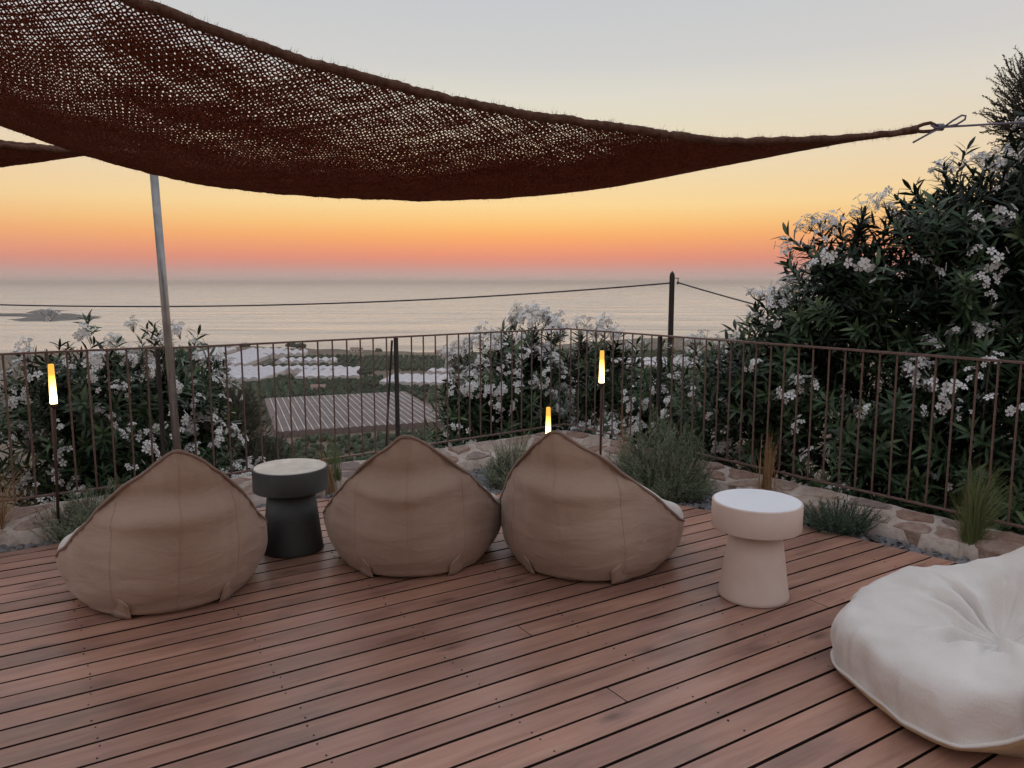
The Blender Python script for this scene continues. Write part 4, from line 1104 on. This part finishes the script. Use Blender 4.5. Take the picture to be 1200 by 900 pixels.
feather_tree('tamarisk_tree', 'feathery pinkish green tree top behind the big oleander at the right edge', 'tree', (4.7, 6.9, terrain(4.7, 6.9)),
             [((4.55, 6.7, 2.95), (.42, .4, .42)), ((4.85, 6.7, 3.25), (.42, .4, .42)), ((4.9, 6.8, 2.6), (.6, .5, .6))], 4600, M['tama'], 4, 0.13, 0.0045)
tz = terrain(-5.6, 15.0)
feather_tree('tamarisk_tree', 'dark wispy tree on the slope left of the greenhouses view', 'tree', (-5.5, 15.0, tz),
             [((-5.55, 15, -1.25), (.45, .5, .55)), ((-5.7, 15, -1.9), (.8, .8, .8)), ((-5.1, 15, -2.3), (.7, .7, .7)), ((-6.1, 15, -2.5), (1.0, .8, 1.0))], 3200, M['tama'], 6, 0.28, 0.005)

# scrub on the slope just below the railing
def leafy_shrub(name, label, cat, base, blobs, n, matl, seed, ll, lw, group=None):
    rs = np.random.default_rng(seed); root = empty(name, base); base = np.array(base); tag(root, label, cat, group)
    P = []
    for _ in range(n):
        c, r = blobs[int(rs.integers(len(blobs)))]; d = rs.normal(0, 1, 3); d /= np.linalg.norm(d)
        p = np.array(c) + d * np.array(r) * (1 - .5 * rs.random() ** 1.6) * (1 + .35 * nz(d[0] * 3 + seed, d[1] * 3, d[2] * 3))
        v, f = leaf_tpl(ll * rs.uniform(.6, 1.3), lw * rs.uniform(.7, 1.2), .3)
        q = np.array((Vector(d + rs.normal(0, .6, 3) + np.array([0, 0, .4])).to_track_quat('X', 'Z')).to_matrix(), np.float32)
        P.append((v @ q.T + p.astype(np.float32), f))
    v, f = join(P); tag(link('foliage', mesh_np('foliage', v, f, matl), root), kind='stuff')
    m = MB()
    for c, r in blobs:
        m.tube([(0, 0, -.3), tuple(np.array(c) * .6 + rs.normal(0, .05, 3)), tuple(c)], [.04, .025, .01], 6)
    link('stems', m.mesh('stems', M['stem'], True), root)
def scrub(label, x, y, top, w, n, matl, seed, ll=.11):
    z = terrain(x, y); h = top - z
    leafy_shrub('shrub', label, 'shrub', (x, y, z), [((0, 0, h * .62), (w, w * .8, h * .38)), ((w * .5, 0, h * .5), (w * .7, w * .7, h * .32)), ((-w * .55, .1, h * .48), (w * .7, w * .7, h * .34))], n, matl, seed, ll, ll * .42, 'scrub on the slope below the terrace')
scrub('fresh green shrub below the railing, just left of the middle bean bag', -2.1, 11.5, -1.42, .75, 2600, M['scrub'], 1)
scrub('green shrub peeping up behind the peak of the middle bean bag', -1.35, 11.2, -1.15, .5, 1500, M['scrub'], 2)
scrub('dark olive shrub below the railing behind the charcoal side table', -3.9, 14.0, -2.0, .9, 2600, M['lav_d'], 3)
scrub('low green shrub on the slope right of the charcoal table', -2.9, 12.2, -1.85, .7, 1800, M['scrub'], 4)

# clumps in the gravel bed
def sprig_clump(label, loc, rx, h, n, matl, seed, name='lavender', cat='shrub', lean=0.0):
    rs = np.random.default_rng(seed); root = empty(name, loc); tag(root, label, cat, 'low clumps planted in the gravel')
    tp = []
    for k in range(4):
        Ls = 0.17; P = [stem_tpl((0, 0, 0), (0, 0, Ls), .0014)]
        for j in range(18):
            v, f = leaf_tpl(.026 * rs.uniform(.7, 1.2), .0042, .05); v = v @ rotm('Y', -rs.uniform(.6, 1.1)).T @ rotm('Z', rs.uniform(0, 6.28)).T; v[:, 2] += Ls * (.1 + .9 * j / 18); P.append((v, f))
        tp.append(join(P))
    P = []
    for _ in range(n):
        d = rs.normal(0, 1, 3); d[2] = abs(d[2]); d /= np.linalg.norm(d)
        lump = 1 + .28 * nz(d[0] * 2.5 + seed, d[1] * 2.5, d[2] * 2.5)
        rad = (1 - .6 * rs.random() ** 1.6) * lump
        p = d * np.array([rx, rx * .85, h]) * rad
        p[2] = max(p[2] - .12, 0.0)
        dr = d * np.array([.75, .75, .5]) + np.array([lean, 0, .8]) + rs.normal(0, .16, 3)
        q = np.array((Vector(dr).to_track_quat('Z', 'Y') @ Matrix.Rotation(rs.uniform(0, 6.28), 3, 'Z').to_quaternion()).to_matrix(), np.float32)
        v, f = tp[int(rs.integers(4))]; P.append((v * rs.uniform(.7, 1.25) @ q.T + p.astype(np.float32), f))
    v, f = join(P); tag(link('foliage', mesh_np('foliage', v, f, matl), root), kind='stuff')
    m = MB()
    for k in range(14):
        an = rs.uniform(0, 6.28); q = rs.uniform(.4, .8)
        m.tube([(0, 0, -.03), (rx * .3 * math.cos(an), rx * .3 * math.sin(an), h * .3), (rx * q * math.cos(an), rx * q * math.sin(an), h * .62)], [.009, .006, .003], 6)
    link('stems', m.mesh('stems', M['stem'], True), root)
sprig_clump('large rounded grey green lavender bush beside the lamp, right of the bean bags', (1.05, 5.38, -.03), .30, .52, 1300, M['lav'], 2)
sprig_clump('upright grey green lavender between the middle and right bean bags', (-0.01, 5.62, -.03), .15, .36, 340, M['lav'], 4)
sprig_clump('low dark rosemary clump at the deck edge right of the white table', (1.99, 4.56, -.03), .145, .125, 260, M['lav_d'], 6, 'rosemary')
sprig_clump('grey green lavender clump at the foot of the leftmost lamp', (-2.52, 4.50, -.03), .24, .27, 460, M['lav'], 8, lean=.12)
def grass(label, loc, n, h, spread, matl, seed, lean=(0, 0), name='grass_tuft', w=.0032):
    rs = np.random.default_rng(seed); root = empty(name, loc); tag(root, label, 'grass', 'grass tufts along the border')
    P = []
    for _ in range(n):
        an = rs.uniform(0, 6.28); hh = h * rs.uniform(.5, 1.08); sp = spread * rs.uniform(.1, 1.1); b = rs.normal(0, .018, 2)
        tip = np.array([math.cos(an) * sp + lean[0] * hh, math.sin(an) * sp + lean[1] * hh, hh * (1 - .3 * (sp / (spread + 1e-3)) ** 2)])
        v = []; sd = np.array([-math.sin(an + 1), math.cos(an + 1), 0]) * w * rs.uniform(.6, 1.2)
        for k in range(6):
            t = k / 5; p = np.array([b[0] + tip[0] * t ** 1.8, b[1] + tip[1] * t ** 1.8, tip[2] * (1 - (1 - t) ** 1.35)])
            v += [p - sd * (1 - .9 * t), p + sd * (1 - .9 * t)]
        f = []
        for k in range(5): f += [(2 * k, 2 * k + 1, 2 * k + 3), (2 * k, 2 * k + 3, 2 * k + 2)]
        P.append((np.array(v, np.float32), np.array(f, np.int32)))
    v, f = join(P); tag(link('blades', mesh_np('blades', v, f, matl), root), kind='stuff')
    return root
grass('dry straw tuft behind the charcoal side table', (-1.31, 5.42, -.03), 150, .33, .07, M['straw'], 1, (-.25, 0))
grass('green blades rising above the dry tuft behind the charcoal table', (-1.28, 5.47, -.03), 70, .46, .12, M['grass'], 12, (-.2, 0))
grass('dry straw tuft on the border behind the white table', (1.74, 5.12, .09), 110, .44, .05, M['straw'], 3, (.06, 0))
grass('thin stray stems leaning left behind the white table', (1.70, 5.14, .09), 14, .34, .22, M['straw'], 13, (-.5, 0), w=.002)
grass('dry straw plumes standing behind the large lavender', (0.86, 5.66, -.03), 60, .62, .09, M['straw'], 5, (-.05, 0))
grass('green feather grass at the deck edge behind the cream bean bag', (2.55, 4.13, -.03), 520, .56, .20, M['grass'], 7, (.12, 0), w=.0026)
grass('long arching dry grass blades at the left edge', (-3.02, 4.34, -.03), 130, .52, .30, M['straw'], 9, (.2, 0), w=.003)

# ------------------------------------------------------------------ the plain: greenhouses, orchards, houses
GZ = -78.5
def greenhouse(label, origin, yaw, n_bay, bw, length, eave, rise, roof_m, side_m, arch=6, gutter=None):
    """multi-span greenhouse; bays side by side along local x, tunnels along local y"""
    root = empty('greenhouse', (origin[0], origin[1], GZ), yaw); tag(root, label, 'greenhouse', 'greenhouses on the coastal plain')
    m = MB(); v = []; f = []
    for k in range(arch + 1):
        t = k / arch; x = bw * 0.96 * (t - .5); z = eave + rise * math.sin(math.pi * t)
        v += [(x, 0, z), (x, length, z)]
    for k in range(arch): f.append((2 * k, 2 * k + 2, 2 * k + 3, 2 * k + 1))
    f.append(tuple(2 * k for k in range(arch, -1, -1))); f.append(tuple(2 * k + 1 for k in range(arch + 1)))
    roof = mesh_py('bay_roof', v, f, roof_m)
    m = MB(); m.box((0, length / 2, eave / 2 - .4), (bw * .955, length - .05, eave + .8)); side = m.mesh('bay_side', side_m)
    m = MB(); m.box((0, length / 2, eave + .02 + (0.25 if gutter else 0)), (bw * .05 if not gutter else bw * 0.13, length + .3, .3)); gut = m.mesh('gutter', gutter or side_m)
    for k in range(n_bay):
        x = (k + .5) * bw
        r = link('bay', side, root, (x, 0, 0)); link('roof', roof, r)
        if k: link('gutter', gut, root, (k * bw, -.15, 0))
    return root
greenhouse('broad brown net-covered greenhouse with pale gutter lines, nearest on the plain', (-121.5, 388, 0), math.atan2(.347, .937), 25, 3.82, 122, 3.2, 0.5, M['ghnet'], M['ghnet'], 4, M['ghgut'])
greenhouse('wide white scalloped greenhouse at the left, in front of two long ones', (-268, 604, 0), R_(-2), 8, 8.6, 84, 3.6, 2.0, M['ghw'], M['ghside'])
greenhouse('low white scalloped row continuing right of the wide white greenhouse', (-199, 668, 0), R_(-4), 6, 7.8, 24, 3.4, 2.0, M['ghw'], M['ghside'])
greenhouse('long narrow white greenhouse farthest left running to the shore', (-332, 720, 0), R_(4), 3, 8.5, 165, 3.6, 1.7, M['ghw'], M['ghside'])
greenhouse('long white greenhouse second from left running to the shore', (-292, 712, 0), R_(3), 5, 8.5, 165, 3.6, 1.7, M['ghw'], M['ghside'])
greenhouse('small scalloped white greenhouse near the shore', (-262, 800, 0), R_(8), 5, 8.5, 45, 4, 2.2, M['ghw'], M['ghside'])
greenhouse('white scalloped greenhouse between orchards in the middle distance', (-226, 728, 0), R_(6), 7, 8.0, 26, 4, 2.2, M['ghw'], M['ghside'])
greenhouse('white flat-roofed greenhouse at the edge of the rowed orchard', (-176, 616, 0), R_(8), 6, 8.6, 66, 3.4, 1.2, M['ghw'], M['ghside'])
greenhouse('white greenhouse just left of the middle oleander', (-104, 584, 0), R_(-5), 7, 8.2, 52, 3.4, 1.1, M['ghw'], M['ghside'])
greenhouse('small white greenhouse peeping out behind the middle oleander', (-74, 652, 0), R_(-3), 3, 7.5, 22, 3.4, 1.4, M['ghw'], M['ghside'])
greenhouse('white greenhouse glimpsed through the oleanders right of the corner', (40, 560, 0), R_(-3), 9, 8.2, 60, 3.4, 1.4, M['ghw'], M['ghside'])
greenhouse('white greenhouse glimpsed between the looser oleander stems', (110, 700, 0), R_(2), 8, 8.2, 70, 3.4, 1.4, M['ghw'], M['ghside'])
RECTS = [((-121.5, 388), math.atan2(.347, .937), 96, 122), ((-268, 604), R_(-2), 69, 84), ((-199, 668), R_(-4), 47, 24), ((-332, 720), R_(4), 26, 165), ((-292, 712), R_(3), 43, 165), ((-262, 800), R_(8), 43, 45),
         ((-226, 728), R_(6), 56, 26), ((-176, 616), R_(8), 52, 66), ((-104, 584), R_(-5), 58, 52), ((-74, 652), R_(-3), 23, 22), ((40, 560), R_(-3), 74, 60), ((110, 700), R_(2), 66, 70), ((-155, 372), 0.30, 150, 20)]
def blocked(x, y, mg=3.0):
    for (ox, oy), yw, w, l in RECTS:
        c, s_ = math.cos(-yw), math.sin(-yw); a = (x - ox) * c - (y - oy) * s_; b = (x - ox) * s_ + (y - oy) * c
        if -mg < a < w + mg and -mg < b < l + mg: return True
    return False
# orchards: low crowns in rows
ico_v, ico_f = None, None
t_ = (1 + 5 ** .5) / 2
iv = np.array([(-1, t_, 0), (1, t_, 0), (-1, -t_, 0), (1, -t_, 0), (0, -1, t_), (0, 1, t_), (0, -1, -t_), (0, 1, -t_), (t_, 0, -1), (t_, 0, 1), (-t_, 0, -1), (-t_, 0, 1)], np.float32); iv /= np.linalg.norm(iv[0])
if_ = np.array([(0,11,5),(0,5,1),(0,1,7),(0,7,10),(0,10,11),(1,5,9),(5,11,4),(11,10,2),(10,7,6),(7,1,8),(3,9,4),(3,4,2),(3,2,6),(3,6,8),(3,8,9),(4,9,5),(2,4,11),(6,2,10),(8,6,7),(9,8,1)], np.int32)
# crown: a cluster of leafy facets
def crown_tpl(rs):
    P = []
    for k in range(7):
        d = rs.normal(0, 1, 3); d[2] = abs(d[2]) * .8; d /= np.linalg.norm(d)
        v = iv * rs.uniform(.42, .62) * rs.uniform(.75, 1.2, (12, 1)) + d * .55; P.append((v.astype(np.float32), if_))
    return join(P)
def crown_small(rs):
    P = []
    for k in range(3):
        d = rs.normal(0, 1, 3); d[2] = abs(d[2]) * .6; d /= np.linalg.norm(d)
        v = iv * rs.uniform(.55, .8) * rs.uniform(.7, 1.25, (12, 1)) + d * .4; P.append((v.astype(np.float32), if_))
    return join(P)
rs = np.random.default_rng(5)
CT = [crown_small(rs) for _ in range(6)]
def orchard(label, x0, x1, y0, y1, yaw, dx, dy, r, hgt, keep=.95, seed=0):
    rs = np.random.default_rng(seed); P = []
    cx, cy = (x0 + x1) / 2, (y0 + y1) / 2; W, Hh = (x1 - x0), (y1 - y0)
    Rr = math.hypot(W, Hh) / 2
    for a in np.arange(-Rr, Rr, dx):
        for b in np.arange(-Rr, Rr, dy):
            aa, bb = a + rs.normal(0, .5), b + rs.normal(0, .9)
            x = cx + aa * math.cos(yaw) - bb * math.sin(yaw); y = cy + aa * math.sin(yaw) + bb * math.cos(yaw)
            if not (x0 < x < x1 and y0 < y < y1) or blocked(x, y) or rs.random() > keep: continue
            if y > np.interp(x, CX, CY) - 35: continue
            if x / y > 0.36: continue
            v, f = CT[int(rs.integers(6))]
            s = r * rs.uniform(.75, 1.25)
            th = rs.uniform(0, 6.28); c, s_ = math.cos(th), math.sin(th)
            vv = np.stack([(v[:, 0] * c - v[:, 1] * s_) * s + x, (v[:, 0] * s_ + v[:, 1] * c) * s + y, v[:, 2] * hgt * rs.uniform(.75, 1.2) + GZ + hgt * .5], 1)
            P.append((vv.astype(np.float32), f))
    v, f = join(P)
    o = link('orchard', mesh_np('orchard', v, f, M['orch'])); tag(o, label, 'orchard', kind='stuff')
orchard('dark green orchard in slanting rows behind the brown net greenhouse', -205, -62, 522, 640, R_(-14), 7.0, 3.4, 2.3, 2.6, seed=1)
orchard('orchard strip between the white greenhouses and the shore', -235, 10, 690, 815, R_(6), 6.0, 4.2, 2.6, 2.5, .93, 2)
orchard('orchard left of the brown net greenhouse', -330, -150, 400, 604, R_(20), 6.8, 4.6, 2.5, 2.7, .9, 3)
orchard('orchard behind the oleanders right of the brown net greenhouse', -62, 260, 500, 880, R_(4), 7.0, 5.2, 2.6, 2.6, .85, 4)
orchard('scattered trees near the left shore', -420, -335, 680, 880, R_(10), 14, 12, 2.6, 3.4, .6, 5)
orchard('orchard at the foot of the slope', -170, 60, 330, 402, R_(12), 4.2, 4.0, 2.4, 2.2, .7, 6)

def far_tree(label, x, y, r, h, seed):
    rs = np.random.default_rng(seed); root = empty('shore_tree', (x, y, GZ)); tag(root, label, 'tree', 'single trees near the shore')
    P = []
    for k in range(60):
        d = rs.normal(0, 1, 3); d[2] = abs(d[2]) * .8; d /= np.linalg.norm(d)
        v = iv * rs.uniform(.16, .34) * r * rs.uniform(.7, 1.3, (12, 1)) + d * np.array([r, r, h * .42]) * rs.uniform(.5, 1) + np.array([0, 0, h * .45]); P.append((v.astype(np.float32), if_))
    v, f = join(P); link('crown', mesh_np('crown', v, f, M['orch']), root)
    m = MB(); m.tube([(0, 0, -.5), (.1, 0, h * .5)], [.35, .2], 7); link('trunk', m.mesh('trunk', M['stem']), root)
far_tree('round dark tree near the shore, leftmost of the lone trees', -365, 905, 6.0, 9.5, 1)
far_tree('round dark tree by the end of the long white greenhouses', -318, 915, 5.5, 8.5, 2)
far_tree('broad dark tree standing above the shoreline', -262, 912, 6.5, 9, 3)
far_tree('dark tree beside the broad tree on the shoreline', -250, 905, 6.0, 8.5, 4)
far_tree('small tree on the dry shore above the orchard strip', -150, 862, 4.2, 6.0, 5)
far_tree('tall dark tree between white greenhouse and brown net greenhouse', -104, 566, 5.4, 9, 6)
far_tree('dark tree at the corner of the flat white greenhouse', -124, 640, 6.5, 9, 7)
def house(label, x, y, w, d, h, yaw, seed=0):
    root = empty('farmhouse', (x, y, GZ), yaw); tag(root, label, 'house', 'small houses on the plain')
    m = MB(); m.box((0, 0, h / 2), (w, d, h)); link('wall', m.mesh('wall', M['house']), root)
    m = MB(); m.add([(-w/2-.4, -d/2-.4, h+.02), (w/2+.4, -d/2-.4, h+.02), (w/2+.4, d/2+.4, h+.02), (-w/2-.4, d/2+.4, h+.02), (-w/2-.4, 0, h+1.8), (w/2+.4, 0, h+1.8)], [(0,1,5,4),(2,3,4,5),(0,4,3),(1,2,5),(3,2,1,0)]); link('roof', m.mesh('roof', M['roof']), root)
    for k in (-.28, .28):
        m = MB(); m.box((0, 0, 0), (1.2, .12, 1.3)); link('window', m.mesh('window', M['gap']), root, (k * w, -d / 2 - .05, h * .55))
    m = MB(); m.box((0, 0, 0), (1.1, .14, 2.2)); link('door', m.mesh('door', M['gap']), root, (0, -d / 2 - .06, 1.1))
house('small cream farmhouse among the orchard trees', -143, 562, 10, 6, 3.2, R_(8))
house('small house on the shore with a red roof', -178, 878, 13, 7, 3.6, R_(-6))
house('low red roofed house on the shore right of the railing post', -78, 842, 14, 7, 3.6, R_(5))

# ------------------------------------------------------------------ sea air
m = bpy.data.materials.new('haze_air'); m.use_nodes = True
nt = m.node_tree; nt.nodes.clear()
ho = nt.nodes.new('ShaderNodeOutputMaterial'); pv = nt.nodes.new('ShaderNodeVolumePrincipled')
pv.inputs['Color'].default_value = (1.0, 0.95, 0.89, 1); pv.inputs['Density'].default_value = 0.00010; pv.inputs['Anisotropy'].default_value = 0.6
nt.links.new(pv.outputs[0], ho.inputs['Volume'])
hm = MB(); hm.box((0, 0, (-84 + 18.0) / 2), (90000, 90000, 102.0)); 
hz = link('haze', hm.mesh('haze', m)); tag(hz, 'thin evening sea haze over the plain and water', 'haze', kind='stuff')
